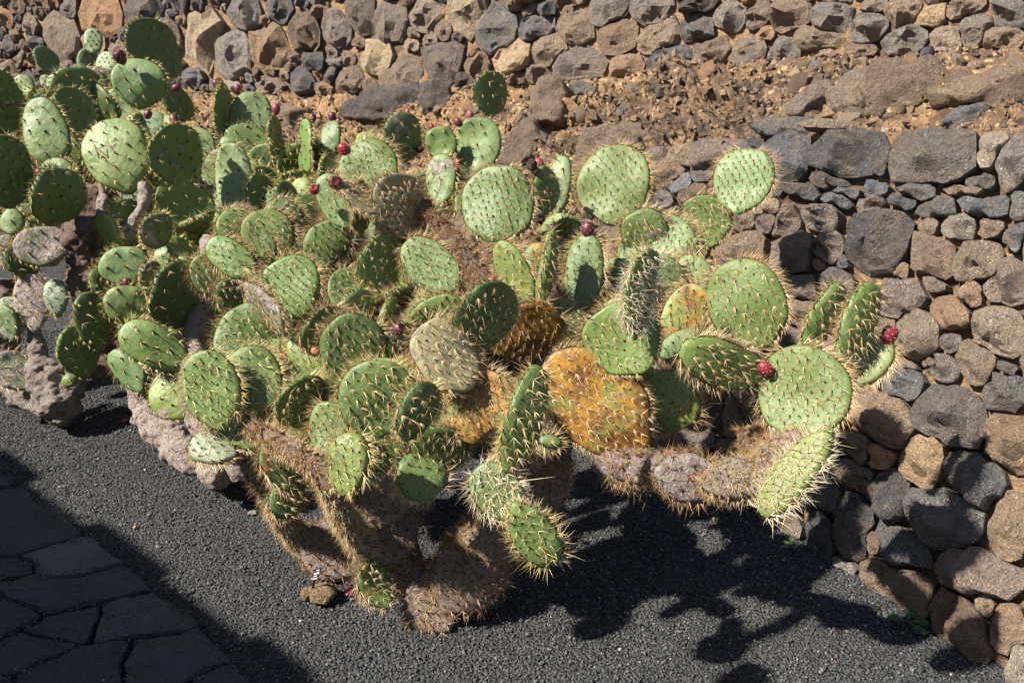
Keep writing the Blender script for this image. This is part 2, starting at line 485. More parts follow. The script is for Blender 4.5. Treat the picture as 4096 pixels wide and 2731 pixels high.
def cell_raster(seeds, U, V, res):
    nu = int(U/res)+1; nv = int(V/res)+1
    uu, vv = np.meshgrid(np.arange(nu)*res, np.arange(nv)*res, indexing='ij')
    wob = 0.012
    best = np.full(uu.shape, 1e9); lab = np.full(uu.shape, -1, int)
    nz = np.sin(uu*31+np.sin(vv*23)*2)*wob*0.5+np.sin(vv*37+np.sin(uu*19)*2)*wob*0.5
    for i, (u, v, a, b, ang) in enumerate(seeds):
        du = uu-u+nz; dv = vv-v+nz
        ca, sa = math.cos(ang), math.sin(ang)
        x = (du*ca+dv*sa)/a; y = (-du*sa+dv*ca)/b
        p = 3.4
        d = (np.abs(x)**p+np.abs(y)**p)**(1/p) + 0
        m = d < best
        best[m] = d[m]; lab[m] = i
    return lab, best, nu, nv

def make_stone(surf, lab, best, i, seed, res, col, parent, depth, gap, NT_=26, maxr=2.1, name='stone'):
    nu, nv = lab.shape
    idx = np.argwhere((lab == i) & (best < maxr))
    if len(idx) < 12: return None
    c = idx.mean(0)*res
    thetas = np.linspace(0, 2*math.pi, NT_, endpoint=False)
    rr = []
    for th in thetas:
        r = 0.0; du = math.cos(th); dv = math.sin(th)
        while r < 0.6:
            r += res*0.5
            a = int(round((c[0]+du*r)/res)); b = int(round((c[1]+dv*r)/res))
            if a < 0 or b < 0 or a >= nu or b >= nv or lab[a, b] != i or best[a, b] > maxr: break
        rr.append(r)
    rr = np.array(rr)
    rr = 0.16*np.roll(rr, 1)+0.68*rr+0.16*np.roll(rr, -1)
    rr = np.maximum(rr*(1+rng.uniform(-0.07, 0.07, NT_))-gap, 0.012)
    R = rr.mean()
    if R < 0.014: return None
    D = depth*min(1.0, R/0.08)*random.uniform(0.8, 1.25)
    off = random.uniform(0, 500)
    planes = [(random.uniform(0.48, 0.9), random.uniform(0.3, 1.8), random.uniform(0, 6.28)) for _ in range(7)]
    rho = [0.0, 0.22, 0.42, 0.6, 0.76, 0.88, 0.96, 1.0]
    tu, tv, n = surf.frame(c[0], c[1])
    V = []; 
    tilt = (random.gauss(0, .12), random.gauss(0, .12))
    def height(x, y, q):
        xn, yn = x/R, y/R
        h = 1.0
        for h0, g, a in planes: h = min(h, h0+0.25-g*(xn*math.cos(a)+yn*math.sin(a)))
        h = max(h, 0.15)
        h = h*(1-0.8*q**9)+tilt[0]*xn+tilt[1]*yn
        h += 0.30*n3((x, y, 0), 15, off)-0.22*abs(n3((x, y, 3), 34, off))+0.16*n3((x, y, 0), 70, off)
        return h*D
    X = [0.0]; Y = [0.0]; Hh = [height(0, 0, 0)]
    for q in rho[1:]:
        for k, th in enumerate(thetas):
            x = math.cos(th)*rr[k]*q; y = math.sin(th)*rr[k]*q
            X.append(x); Y.append(y); Hh.append(height(x, y, q))
    for k, th in enumerate(thetas):                      # sides run back into the wall
        X.append(math.cos(th)*rr[k]*0.93); Y.append(math.sin(th)*rr[k]*0.93); Hh.append(-(0.05+0.3*D))
    V = surf.at(c[0]+np.array(X), c[1]+np.array(Y))+n*np.array(Hh)[:, None]
    F = [(0, 1+k, 1+(k+1) % NT_) for k in range(NT_)]
    for r in range(len(rho)-1):
        s0 = 1+r*NT_; s1 = s0+NT_
        for k in range(NT_):
            F.append((s0+k, s1+k, s1+(k+1) % NT_, s0+(k+1) % NT_))
    F = F if np.cross(tu, tv) @ n > 0 else [f[::-1] for f in F]
    return add(name, V, F, M_STONE, parent, color=col, sharp=17)

def core_mesh(surf, name, parent, back, nu=120, nv=30, mat=None):
    us = np.linspace(0, surf.U, nu); vs = np.linspace(-0.05, surf.V, nv)
    V = []
    for u in us:
        for v in vs:
            p = surf.at(u, v); _, _, n = surf.frame(u, v)
            V.append(p-n*(back+0.012*fbm(p, 9, 3)))
    # back sheet far behind, closing the top
    for u in us:
        p = surf.at(u, surf.V); _, _, n = surf.frame(u, surf.V)
        hn = nrm((n[0], n[1], 0)); V.append(p-hn*0.45)
    F = []
    for a in range(nu-1):
        for b in range(nv-1):
            F.append((a*nv+b, (a+1)*nv+b, (a+1)*nv+b+1, a*nv+b+1))
        F.append((a*nv+nv-1, (a+1)*nv+nv-1, nu*nv+a+1, nu*nv+a))
    return add(name, V, F, mat or M_SOIL, parent)

def jitcol(c, a=0.14):
    k = 1+random.gauss(0, a); h = random.gauss(0, 0.05)
    return tuple(max(0.02, c[j]*k*(1+(h if j == 0 else -h if j == 2 else 0))) for j in range(3))

def fill_seeds(surf, seeds, size, n_try=30000, umin=0, umax=None, asp=1.35, sv=0.35):
    umax = surf.U if umax is None else umax
    out = list(seeds)
    A = np.array([(s[0], s[1], (s[2]+s[3])/2) for s in out]) if out else np.zeros((0, 3))
    P = [tuple(r) for r in A]
    for it in range(n_try):
        u = random.uniform(umin, umax); v = random.uniform(0, surf.V)
        r = size(u, v)*math.exp(random.gauss(0, sv))
        if it > n_try*0.5: r *= 0.62
        ok = True
        for (pu, pv, pr) in P:
            if abs(pu-u) < 0.5 and ((pu-u)/asp)**2+(pv-v)**2 < ((pr+r)*0.93)**2/1.05: ok = False; break
        if ok:
            P.append((u, v, r)); out.append((u, v, r*asp*random.uniform(0.85, 1.15), r*random.uniform(0.85, 1.1), random.gauss(0, 0.22)))
    return out

# lower wall: the stones one can tell apart are placed by eye, the rest packed between them
C4 = [(660,220,360,330,'d'),(1070,180,470,270,'d'),(1640,200,640,320,'d'),(1950,170,170,260,'l'),(2120,240,180,370,'g'),(1270,265,90,110,'k'),
(980,352,300,80,'k'),(1900,345,280,90,'d'),(1260,420,160,110,'d'),(1500,410,270,110,'d'),(1820,415,330,90,'p'),(1060,415,170,60,'d'),(770,390,200,90,'k'),
(680,640,220,200,'p'),(880,590,250,130,'g'),(1020,470,150,90,'d'),(1240,490,200,100,'p'),(1420,470,190,110,'k'),(1640,520,290,140,'d'),(1940,500,310,160,'d'),(2140,530,120,190,'d'),
(1270,740,400,440,'k'),(1590,630,120,110,'b'),(1780,640,240,140,'t'),(1980,640,190,140,'B'),(2130,700,140,190,'d'),
(740,800,330,270,'p'),(940,770,220,200,'p'),(1030,840,100,80,'d'),(910,890,90,80,'o'),(990,980,240,220,'d'),(780,1010,240,190,'b'),(790,1180,220,200,'p'),(1410,910,140,120,'b'),
(1620,810,330,270,'p'),(1880,850,330,320,'b'),(2080,990,220,330,'p'),(1420,1080,300,280,'p'),(1620,1010,160,120,'g'),(1840,1040,170,140,'b'),(1720,1170,250,240,'o'),
(1530,1320,240,310,'t'),(1740,1360,190,140,'p'),(2020,1310,390,290,'t'),(1650,1510,230,130,'p'),(1900,1470,260,230,'t'),(2090,1540,180,90,'d'),(1450,1530,230,90,'g'),(1300,1280,150,150,'b'),
(430,610,150,140,'b'),(570,620,150,150,'p'),(450,760,220,200,'t'),(330,500,150,130,'t'),(560,520,140,110,'t')]
C5 = [(830,140,240,190,'d'),(1010,80,170,140,'p'),(1310,200,210,260,'d'),(740,330,280,260,'t'),(1040,280,330,250,'d'),(1330,430,220,350,'o'),
(620,440,140,140,'b'),(730,510,160,160,'o'),(910,530,240,240,'y'),(1180,590,330,220,'d'),(610,590,220,160,'B'),(440,660,220,200,'d'),(780,680,160,240,'k'),(1020,790,360,280,'d'),
(600,840,200,290,'k'),(450,870,140,230,'k'),(260,860,280,190,'b'),(150,850,110,110,'g'),(1320,800,190,370,'t'),(820,930,240,190,'d'),(700,910,80,120,'B'),(550,1050,170,150,'l'),
(800,1110,430,260,'B'),(1160,1040,330,260,'p'),(1100,1290,330,250,'B'),(1230,1210,130,120,'t'),(1310,1310,190,260,'t'),(1390,1470,130,150,'l'),
(30,330,120,220,'B'),(120,260,170,150,'B'),(260,240,120,160,'B'),(-60,300,150,130,'B'),(40,440,150,120,'b'),(180,430,160,130,'B'),(330,330,120,140,'B'),(-80,120,150,130,'b')]
low_seed = []; low_col = []; low_trace = []
for src, ox, oy, sc in ((C4, 2700, 500, 1396/2189.0), (C5, 2900, 1400, 1196/1409.0)):
    for cx, cy, w, h, ck in src:
        px, py = ox+cx*sc, oy+cy*sc
        u, v, D, err = low.locate(px, py)
        if err > 25 or v < -0.04 or v > low.V*1.03: continue
        u2 = low.locate(px+w*sc*0.5, py)[0]; u1 = low.locate(px-w*sc*0.5, py)[0]
        hv = low.locate(px, py-h*sc*0.5)[1]-low.locate(px, py+h*sc*0.5)[1]
        a = max(0.02, abs(u2-u1)/2); b = max(0.02, abs(hv)/2)
        low_seed.append((u, v, a, b, 0.0)); low_col.append(ck)
wall_low = empty('retaining_wall', (0.923, 2.214, 0))
tag(wall_low, 'dry retaining wall of dark volcanic boulders with squared block course on top', 'wall')
ntr = len(low_seed)
low_all = fill_seeds(low, low_seed, lambda u, v: 0.085 if u < 1.3 else 0.07, 9000, asp=1.3)
lab, best, _, _ = cell_raster(low_all, low.U, low.V, 0.008)
PAL_LOW = ['d', 'p', 'b', 'B', 'g', 't', 'k', 'b', 'o', 'p']
for i, sd in enumerate(low_all):
    ck = low_col[i] if i < ntr else random.choice(PAL_LOW)
    make_stone(low, lab, best, i, sd, 0.008, jitcol(STONE_COL[ck], 0.10), wall_low, 0.085 if i < ntr else 0.055, 0.006, 17)
core_mesh(low, 'earth_core', wall_low, 0.045, 90, 30)

# upper wall
UPT = [(400,60,190,150,'o'),(240,150,150,190,'b'),(810,180,200,230,'y'),(910,220,190,180,'g'),(1070,190,150,180,'y'),(980,50,150,130,'g'),(1525,240,240,120,'y'),(1770,250,150,180,'p'),
(1870,50,150,180,'y'),(1990,120,150,210,'d'),(2300,110,150,150,'b'),(2430,40,210,120,'g'),(2600,40,190,150,'p'),(2480,160,180,200,'b'),(2620,160,230,160,'t'),(2330,270,260,160,'p'),(2500,270,210,150,'b'),
(2680,265,260,180,'d'),(2840,230,170,150,'b'),(2980,230,190,160,'b'),(3130,240,190,200,'g'),(3290,240,170,120,'t'),(3440,220,220,130,'b'),(3620,180,220,150,'g'),(3800,160,180,130,'b'),(3900,120,170,200,'g'),
(4020,160,160,170,'t'),(2900,60,150,120,'g'),(3050,60,110,110,'p'),(3150,60,170,140,'b'),(3340,90,170,160,'p'),(3480,120,190,150,'g'),(3600,50,180,120,'t'),(3730,60,180,120,'y'),(3850,40,200,120,'b'),(4030,60,160,170,'g'),
(2780,110,180,120,'d'),(3260,160,240,110,'b'),(2200,200,150,130,'b'),(2050,230,160,130,'y'),(1600,290,190,160,'b'),(1700,60,150,130,'b'),(1560,90,180,150,'g'),(1430,60,160,160,'b'),(1350,110,170,150,'p'),(1220,130,160,150,'B')]
up_seed = []; up_col = []
for px, py, w, h, ck in UPT:
    u, v, D, err = upw.locate(px, py)
    if err > 25: continue
    a = abs(upw.locate(px+w*0.5, py)[0]-upw.locate(px-w*0.5, py)[0])/2
    b = abs(upw.locate(px, py-h*0.5)[1]-upw.locate(px, py+h*0.5)[1])/2
    up_seed.append((u, v, max(a*.82, .03), max(b*.82, .03), random.gauss(0, .15))); up_col.append(ck)
wall_up = empty('stone_wall', (0.46, 4.39, 1.235))
tag(wall_up, 'long dry wall of rough brown and grey lava stones on the earth bank', 'wall')
nup = len(up_seed)
up_all = fill_seeds(upw, up_seed, lambda u, v: 0.055 if u > 3.5 else 0.062, 30000, asp=1.6, sv=0.34)
lab, best, _, _ = cell_raster(up_all, upw.U, upw.V, 0.010)
PAL_UP = ['b', 'b', 'B', 'd', 'g', 'p', 'd', 'b', 't', 'o', 'k', 'B']
PAL_UPL = ['d', 'd', 'g', 'p', 'b', 'B', 'k', 'd', 'o', 'B', 'b']
order = []
for i, sd in enumerate(up_all):
    X, Y, D = project(upw.at(sd[0], sd[1]))
    vis = -150 < X < 4250 and -120 < Y and D > 0
    order.append((not vis, -sd[2]*sd[3]/D**2, i))
order.sort()
keep = set(i for _, _, i in order[:298])
rest = []
for i, sd in enumerate(up_all):
    X, Y, D = project(upw.at(sd[0], sd[1]))
    pal = PAL_UPL if X < 1500 else PAL_UP
    ck = up_col[i] if i < nup else random.choice(pal)
    o = make_stone(upw, lab, best, i, sd, 0.010, jitcol(STONE_COL[ck], 0.16), wall_up, 0.07, 0.005, 14 if i in keep else 11)
    if o is not None and i not in keep: rest.append(o)
# the stones past the limit become one part
bm = bmesh.new()
for o in rest:
    me = o.data; me.transform(Matrix.Translation(o.location)); bm.from_mesh(me)
    bpy.data.objects.remove(o); bpy.data.meshes.remove(me)
me = bpy.data.meshes.new('further_stones'); bm.to_mesh(me); bm.free()
me.materials.clear(); me.materials.append(M_STONEX)
fo = bpy.data.objects.new('further_stones', me); fo.color = (0.16, 0.125, 0.10, 1); link(fo, wall_up); tag(fo, kind='stuff')
core_mesh(upw, 'earth_core', wall_up, 0.022, 150, 16)

# terrace wall beyond the picture's left edge: it throws the long shadow over the path
H = 3.0
shift = np.array((LDIR.x, LDIR.y))*(-H/ -LDIR.z) if LDIR.z else 0
ea = on_ground(0, 1785)[:2]; eb = on_ground(1300, 2731)[:2]
cot = 1/math.tan(SUN_EL); hd = np.array((math.cos(SUN_AZ), math.sin(SUN_AZ)))
ta = ea-hd*cot*H; tb = eb-hd*cot*H
tdir = nrm(tb-ta); t0 = ta-tdir*6.0; t1 = tb+tdir*2.2
TB = [(t0[0], t0[1], 0), (t1[0], t1[1], 0)]
nrmw = np.array((-tdir[1], tdir[0]))
if nrmw @ hd < 0: nrmw = -nrmw
terr = Surf([(t0[0]+nrmw[0]*.12, t0[1]+nrmw[1]*.12, 0), (t1[0]+nrmw[0]*.12, t1[1]+nrmw[1]*.12, 0)], [(t0[0], t0[1], H-0.12), (t1[0], t1[1], H-0.12)])
wall_t = empty('terrace_wall', (float((t0[0]+t1[0])/2), float((t0[1]+t1[1])/2), 0))
tag(wall_t, 'tall terrace wall of lava stones that shades the paved path', 'wall')
ts = []
v = 0.12
while v < H-0.1:
    u = random.uniform(0, 0.2)
    while u < terr.U:
        a = random.uniform(0.10, 0.2); ts.append((u+a, v+random.gauss(0, .02), a, 0.12, random.gauss(0, .1))); u += 2*a
    v += 0.23
labt, bestt, _, _ = cell_raster(ts, terr.U, terr.V, 0.02)
order = sorted(range(len(ts)), key=lambda i: np.linalg.norm(terr.at(ts[i][0], ts[i][1])-CAM))
keept = set(order[:290]); restt = []
for i, sd in enumerate(ts):
    o = make_stone(terr, labt, bestt, i, sd, 0.02, jitcol(STONE_COL[random.choice(PAL_UP)]), wall_t, 0.08, 0.008, 12)
    if o is not None and i not in keept: restt.append(o)
bm = bmesh.new()
for o in restt:
    me = o.data; me.transform(Matrix.Translation(o.location)); bm.from_mesh(me)
    bpy.data.objects.remove(o); bpy.data.meshes.remove(me)
me = bpy.data.meshes.new('further_stones'); bm.to_mesh(me); bm.free()
me.materials.clear(); me.materials.append(M_STONEX)
fo = bpy.data.objects.new('further_stones', me); fo.color = (0.16, 0.125, 0.10, 1); link(fo, wall_t); tag(fo, kind='stuff')
# solid rubble core and a coping of uneven blocks
def prism(P0, P1, w, z0, z1):
    d = nrm(np.array(P1)-np.array(P0)); q = np.array((-d[1], d[0]))
    if q @ hd > 0: q = -q
    a, b = np.array(P0), np.array(P1)
    V = [(*a, z0), (*b, z0), (*(b+q*w), z0), (*(a+q*w), z0), (*a, z1), (*b, z1), (*(b+q*w), z1), (*(a+q*w), z1)]
    F = [(0, 1, 2, 3), (7, 6, 5, 4), (0, 4, 5, 1), (1, 5, 6, 2), (2, 6, 7, 3), (3, 7, 4, 0)]
    return V, F
V, F = prism(t0, t1, 0.5, -0.05, H-0.13)
add('rubble_core', V, F, M_SOIL, wall_t, smooth=False)
L = np.linalg.norm(t1-t0); x = 0.0
while x < L-0.05:
    w = random.uniform(0.22, 0.5); h = H + random.choice((-0.05, -0.02, 0, 0.0, 0.02, 0.03)) + random.gauss(0, 0.008)
    V, F = prism(t0+tdir*x, t0+tdir*min(L, x+w-0.012), 0.48, H-0.125, h)
    add('coping_stone', V, F, M_STONE, wall_t, smooth=False, color=jitcol(STONE_COL[random.choice('dgpb')]))
    x += w

# ------------------------------------------------------------------ earth bank between the walls
BK_B = [(3.0,.6,1.40),(2.6,1.05,1.38),(1.72,2.23,1.30),(1.47,2.53,1.27),(1.02,3.08,1.13),(.76,3.36,.98),(.45,3.5,.55),(.0,3.55,-.05),(-.6,3.95,-.05),(-1.8,4.7,-.05),(-4.5,6.0,-.05),(-8,7.4,-.05)]
BK_T = [(4.0,.7,1.63),(3.65,1.25,1.60),(2.35,2.8,1.52),(1.8,3.4,1.46),(1.15,3.95,1.36),(.8,4.2,1.30),(.5,4.43,1.235),(.1,4.68,1.18),(-.5,5.07,1.1),(-1.3,5.55,1.0),(-4.24,6.93,.9),(-8,8.45,.9)]
bank = Surf(BK_B, BK_T)
NU, NV = 620, 92
uu, vv = np.meshgrid(np.linspace(0, bank.U, NU), np.linspace(0, bank.V, NV), indexing='ij')
B0 = bank.at(uu, vv)
BN = np.cross(np.gradient(B0, axis=0), np.gradient(B0, axis=1)); BN /= np.linalg.norm(BN, axis=2)[..., None]
BN *= np.sign(np.sum(BN*(CAM-B0), axis=2))[..., None]
for _ in range(12): BN[1:-1] = (BN[:-2]+BN[1:-1]*2+BN[2:])/4
BP = np.zeros((NU, NV, 3)); RK = np.zeros((NU, NV))
for a in range(NU):
    for b in range(NV):
        p = B0[a, b]; t = b/(NV-1)
        env = math.sin(math.pi*t)**0.5
        conv = 0.10*math.sin(math.pi*t)*(1 if p[0] < 0.9 else 0.3)
        r = fbm(p, 3.2, 2, 2)*0.12+abs(fbm(p, 8, 9, 2))*0.12
        cr = n3(p, 2.3, 31)
        rk = min(1.0, max(0.0, (0.66+0.25*fbm(p, 2.6, 8, 2)-t)/0.12)) if p[0] < 1.35 else 0.0
        RK[a, b] = rk
        r += abs(fbm(p, 22, 4, 3))*(0.045+0.05*max(0, cr))+n3(p, 60, 5)*0.010
        r += rk*(0.20*(0.5-abs(n3(p, 4.5, 17)))+0.14*(0.4-abs(n3(p, 11, 23)))-0.07*max(0, n3(p, 28, 3)))
        if p[0] > 1.0: r *= 0.5
        BP[a, b] = p+BN[a, b]*(conv+r*env)
V = BP.reshape(-1, 3)
F = [(a*NV+b, (a+1)*NV+b, (a+1)*NV+b+1, a*NV+b+1) for a in range(NU-1) for b in range(NV-1)]
bank_o = add('earth_bank', V, F, M_BANK); tag(bank_o, kind='structure')
at = bank_o.data.attributes.new('rock', 'FLOAT', 'POINT'); at.data.foreach_set('value', RK.ravel().astype(np.float32))

# rocks: displaced icospheres with cut faces
def rock_data(seed, sub=2, flat=0.75, rough=0.16, cuts=7):
    rnd = random.Random(seed); bm = bmesh.new(); bmesh.ops.create_icosphere(bm, subdivisions=sub, radius=1.0)
    planes = [(nrm([rnd.gauss(0, 1) for _ in range(3)]), rnd.uniform(0.55, 0.9)) for _ in range(cuts)]
    V = []; 
    for v in bm.verts:
        p = np.array(v.co)
        for n, d in planes:
            e = p @ n
            if e > d: p = p-n*(e-d)*0.9
        p = p*(1+rough*fbm(p, 1.6, seed*3.7, 3))
        if sub >= 4: p = p*(1+0.06*abs(fbm(p, 6, seed*1.3, 3)))
        V.append(p*np.array((1, 1, flat)))
    F = [tuple(x.index for x in f.verts) for f in bm.faces]
    bm.free()
    return np.array(V), F
SMALL = []
for k in range(7):
    V, F = rock_data(100+k, 2, 0.7, 0.2)
    me = mesh_np('stone', V, F, M_STONE); me.set_sharp_from_angle(angle=math.radians(32)); SMALL.append(me)
nst = 0
for k in range(2600):
    if nst >= 295: break
    a = random.randrange(40, NU-1); b = int(random.triangular(1, NV-2, NV*0.75))
    p = BP[a, b]
    X, Y, D = project(p)
    if not (-300 < X < 4400 and 80 < Y < 800): continue
    r = random.choice((0.012, 0.016, 0.02, 0.026, 0.034, 0.05))*random.uniform(0.8, 1.2)
    nst += 1
    o = bpy.data.objects.new('stone', random.choice(SMALL))
    o.location = Vector(p)-bank_o.location; o.scale = (r*random.uniform(.8, 1.4), r*random.uniform(.8, 1.3), r)
    o.rotation_euler = [random.uniform(0, 6.28) for _ in range(3)]
    o.color = (*jitcol(STONE_COL[random.choice('bbBdtopgy')], .15), 1)
    link(o, bank_o)

# crumbs and clods of the bank, too many to pick apart
bc = []; BPf = BP.reshape(-1, 3); X_, Y_, D_ = project(BPf)
okv = np.where((X_ > -200) & (X_ < 4300) & (Y_ > 60) & (Y_ < 900) & (D_ > 0))[0]
pk = rng.choice(okv, 9000); cr_ = np.exp(rng.normal(-4.75, 0.5, 9000))
q_ = BPf[pk]+rng.normal(0, 0.012, (9000, 3))*np.array((1, 1, 0.2))
oc_ = np.array([(1, 0, 0), (-1, 0, 0), (0, 1, 0), (0, -1, 0), (0, 0, 1), (0, 0, -1)], float)
vv_ = q_[:, None, :]+(oc_[None]+rng.normal(0, .25, (9000, 6, 3)))*cr_[:, None, None]
ff_ = np.array([(0, 2, 4), (2, 1, 4), (1, 3, 4), (3, 0, 4), (2, 0, 5), (1, 2, 5), (3, 1, 5), (0, 3, 5)])
ff_ = (ff_[None]+np.arange(9000)[:, None, None]*6).reshape(-1, 3)
M_CLOD = mat_stone('clods', 1.0, True)
for nd in M_CLOD.node_tree.nodes:
    if nd.type == 'VALTORGB' and nd.color_ramp.interpolation == 'CONSTANT':
        for e, c in zip(nd.color_ramp.elements, ((.44,.28,.165), (.58,.37,.21), (.22,.155,.11), (.64,.44,.26), (.14,.105,.085), (.50,.35,.23))): e.color = (*c, 1)
tag(add('clods', vv_.reshape(-1, 3), ff_, M_CLOD, bank_o, smooth=False), kind='stuff')

def bank_point(px, py):
    X, Y, D = project(BP.reshape(-1, 3)); X = np.where(D > 0, X, 1e9)
    i = np.argmin((X-px)**2+(Y-py)**2)
    return BP.reshape(-1, 3)[i], D[i]
BOULD = [ # px, py, w, h, colour, seed, label
 (3640,370,430,260,'B',21,'large rounded brown boulder ridged with eroded bands above the squared blocks'),
 (3970,370,400,230,'b',22,'grey-brown eroded boulder beside the large ridged boulder on the bank'),
 (3260,430,240,200,'p',3,'mauve-grey angular boulder on the bank beside crumbling tan rock'),
 (3450,410,230,230,'t',4,'crumbling tan and grey boulder between angular and ridged boulders'),
 (3340,510,260,70,'t',5,'flat tan slab of rock lying under the crumbling boulder'),
 (3880,470,200,120,'d',6,'dark grey boulder sitting on the largest squared block'),
 (3180,530,330,120,'d',7,'low dark slab buried in soil at the end of the block course'),
 (1560,440,400,200,'k',8,'wide black lava outcrop breaking through the bank under the stone wall'),
 (1760,430,200,180,'k',9,'black clinker boulder beside the wide lava outcrop'),
 (2200,440,230,240,'B',10,'dark brown crusted lava boulder in the tan soil'),
 (2330,360,130,80,'d',11,'small dark block lying on the soil at the wall foot'),
 (2120,620,260,230,'B',12,'crusty brown lava mass under an overhang of tan soil'),
 (2480,620,300,260,'B',13,'cracked brown clinker mass in the bank behind the round pads'),
 (2680,740,240,240,'b',14,'brown pitted boulder at the bank foot near the retaining wall end'),
 (1180,470,180,110,'b',15,'brown boulder half buried behind the large-padded cactus'),
 (2900,640,260,200,'p',16,'mauve slab leaning at the left end of the retaining wall')]
for px, py, w, h, ck, sd, lb in BOULD:
    P, D = bank_point(px, py)
    V, F = rock_data(sd+3, 4, 1.0, 0.2 if ck not in 'Bk' else 0.3, 9)
    rx = w*D/FPX/2; rz = h*D/FPX/2
    V = V*np.array((rx*1.05, min(rx, rz)*0.8+0.02, rz*1.05))
    V = V+P+np.array((0, 0.25*min(rx, rz), 0))
    o = add('boulder', V, F, M_STONE, color=jitcol(STONE_COL[ck], .05), sharp=50)
    tag(o, lb, 'boulder', 'boulders in the earth bank')

# ------------------------------------------------------------------ black lapilli as real grains
def grains(n, xr, yr, r0, r1):
    x = rng.uniform(*xr, n); y = rng.uniform(*yr, n)
    keep = np.ones(n, bool)
    P = np.stack([x, y, np.zeros(n)], 1); X, Y, D = project(P)
    keep &= (X > -250) & (X < 4350) & (Y < 3000) & (D > 0)
    # not under the slabs, not inside the lower wall
    for pl in slab_polys:
        mn = pl.min(0); mx = pl.max(0)
        c = np.where(keep & (x > mn[0]) & (x < mx[0]) & (y > mn[1]) & (y < mx[1]))[0]
        for i in c:
            if inside((x[i], y[i]), pl): keep[i] = False
    bx = np.interp(y, [p[1] for p in LOW_BASE], [p[0] for p in LOW_BASE])
    keep &= x < bx+0.03
    x, y = x[keep], y[keep]; n = len(x)
    r = rng.uniform(r0, r1, n)*np.exp(rng.normal(0, 0.25, n))
    octa = np.array([(1, 0, 0), (-1, 0, 0), (0, 1, 0), (0, -1, 0), (0, 0, 1), (0, 0, -1)], float)
    of = np.array([(0, 2, 4), (2, 1, 4), (1, 3, 4), (3, 0, 4), (2, 0, 5), (1, 2, 5), (3, 1, 5), (0, 3, 5)])
    # random rotations
    q = rng.normal(size=(n, 4)); q /= np.linalg.norm(q, axis=1)[:, None]
    w, a, b, c = q.T
    R = np.stack([1-2*(b*b+c*c), 2*(a*b-c*w), 2*(a*c+b*w), 2*(a*b+c*w), 1-2*(a*a+c*c), 2*(b*c-a*w), 2*(a*c-b*w), 2*(b*c+a*w), 1-2*(a*a+b*b)], 1).reshape(n, 3, 3)
    vv = octa[None]*rng.uniform(0.65, 1.2, (n, 6, 1))
    vv = np.einsum('nij,nkj->nki', R, vv)*r[:, None, None]
    vv[..., 2] *= 0.85
    z = r*0.55+rng.uniform(-0.002, 0.003, n)
    vv += np.stack([x, y, z], 1)[:, None, :]
    F = (of[None]+np.arange(n)[:, None, None]*6).reshape(-1, 3)
    return vv.reshape(-1, 3), F
V, F = grains(150000, (-2.9, 1.55), (1.05, 3.9), 0.0022, 0.0045)

# spill on the slabs' edges and pale litter below the plants
ns = 1500; ii = rng.integers(0, len(slab_polys), ns); sv = []
for k in range(ns):
    pl = slab_polys[ii[k]]; e = random.randrange(len(pl)); a_, b_ = pl[e], pl[(e+1) % len(pl)]; q = a_+(b_-a_)*random.random(); q = q+(pl.mean(0)-q)*abs(random.gauss(0, .12)); sv.append((q[0], q[1], 0.042))
nl = 260; lx = rng.uniform(-1.6, 1.0, nl); ly = rng.uniform(1.3, 2.9, nl)
for k in range(nl): sv.append((lx[k], ly[k], 0.006))
sv = np.array(sv); m = len(sv); oc = np.array([(1, 0, 0), (-1, 0, 0), (0, 1, 0), (0, -1, 0), (0, 0, 1), (0, 0, -1)], float)
rs = np.r_[rng.uniform(.002, .0045, ns), rng.uniform(.005, .009, nl)]
sv2 = sv[:, None, :]+oc[None]*rng.uniform(.6, 1.2, (m, 6, 1))*rs[:, None, None]
of_ = np.array([(0, 2, 4), (2, 1, 4), (1, 3, 4), (3, 0, 4), (2, 0, 5), (1, 2, 5), (3, 1, 5), (0, 3, 5)])
F2 = (of_[None]+np.arange(m)[:, None, None]*6).reshape(-1, 3)+len(V)
V = np.vstack([V, sv2.reshape(-1, 3)]); F = np.vstack([F, F2])
gr = mesh_np('lapilli', V, F, M_PEB, smooth=False)
gro = obj('lapilli', gr); tag(gro, 'loose black volcanic lapilli spread over the whole bed', 'gravel', kind='stuff')

# ------------------------------------------------------------------ cactus building
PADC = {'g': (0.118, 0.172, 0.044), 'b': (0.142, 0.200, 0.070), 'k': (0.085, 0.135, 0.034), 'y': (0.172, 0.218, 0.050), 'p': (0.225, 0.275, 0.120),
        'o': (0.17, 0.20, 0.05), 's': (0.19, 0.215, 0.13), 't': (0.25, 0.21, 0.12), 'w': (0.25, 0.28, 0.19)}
PREC = []     # records for fruit attachment

def spine_mesh(P, D, Ln, R):
    """slim three-sided spines"""
    P = np.asarray(P); D = np.asarray(D); D = D/np.linalg.norm(D, axis=1)[:, None]
    ref = np.where(np.abs(D[:, 2:3]) < 0.9, np.array([[0, 0, 1.0]]), np.array([[1.0, 0, 0]]))
    a = np.cross(D, ref); a /= np.linalg.norm(a, axis=1)[:, None]; b = np.cross(D, a)
    n = len(P); V = np.zeros((n, 4, 3))
    for k in range(3):
        th = 2*math.pi*k/3
        V[:, k] = P+(a*math.cos(th)+b*math.sin(th))*np.asarray(R)[:, None]
    V[:, 3] = P+D*np.asarray(Ln)[:, None]
    F = np.array([(0, 1, 3), (1, 2, 3), (2, 0, 3)])
    return V.reshape(-1, 3), (F[None]+np.arange(n)[:, None, None]*4).reshape(-1, 3)

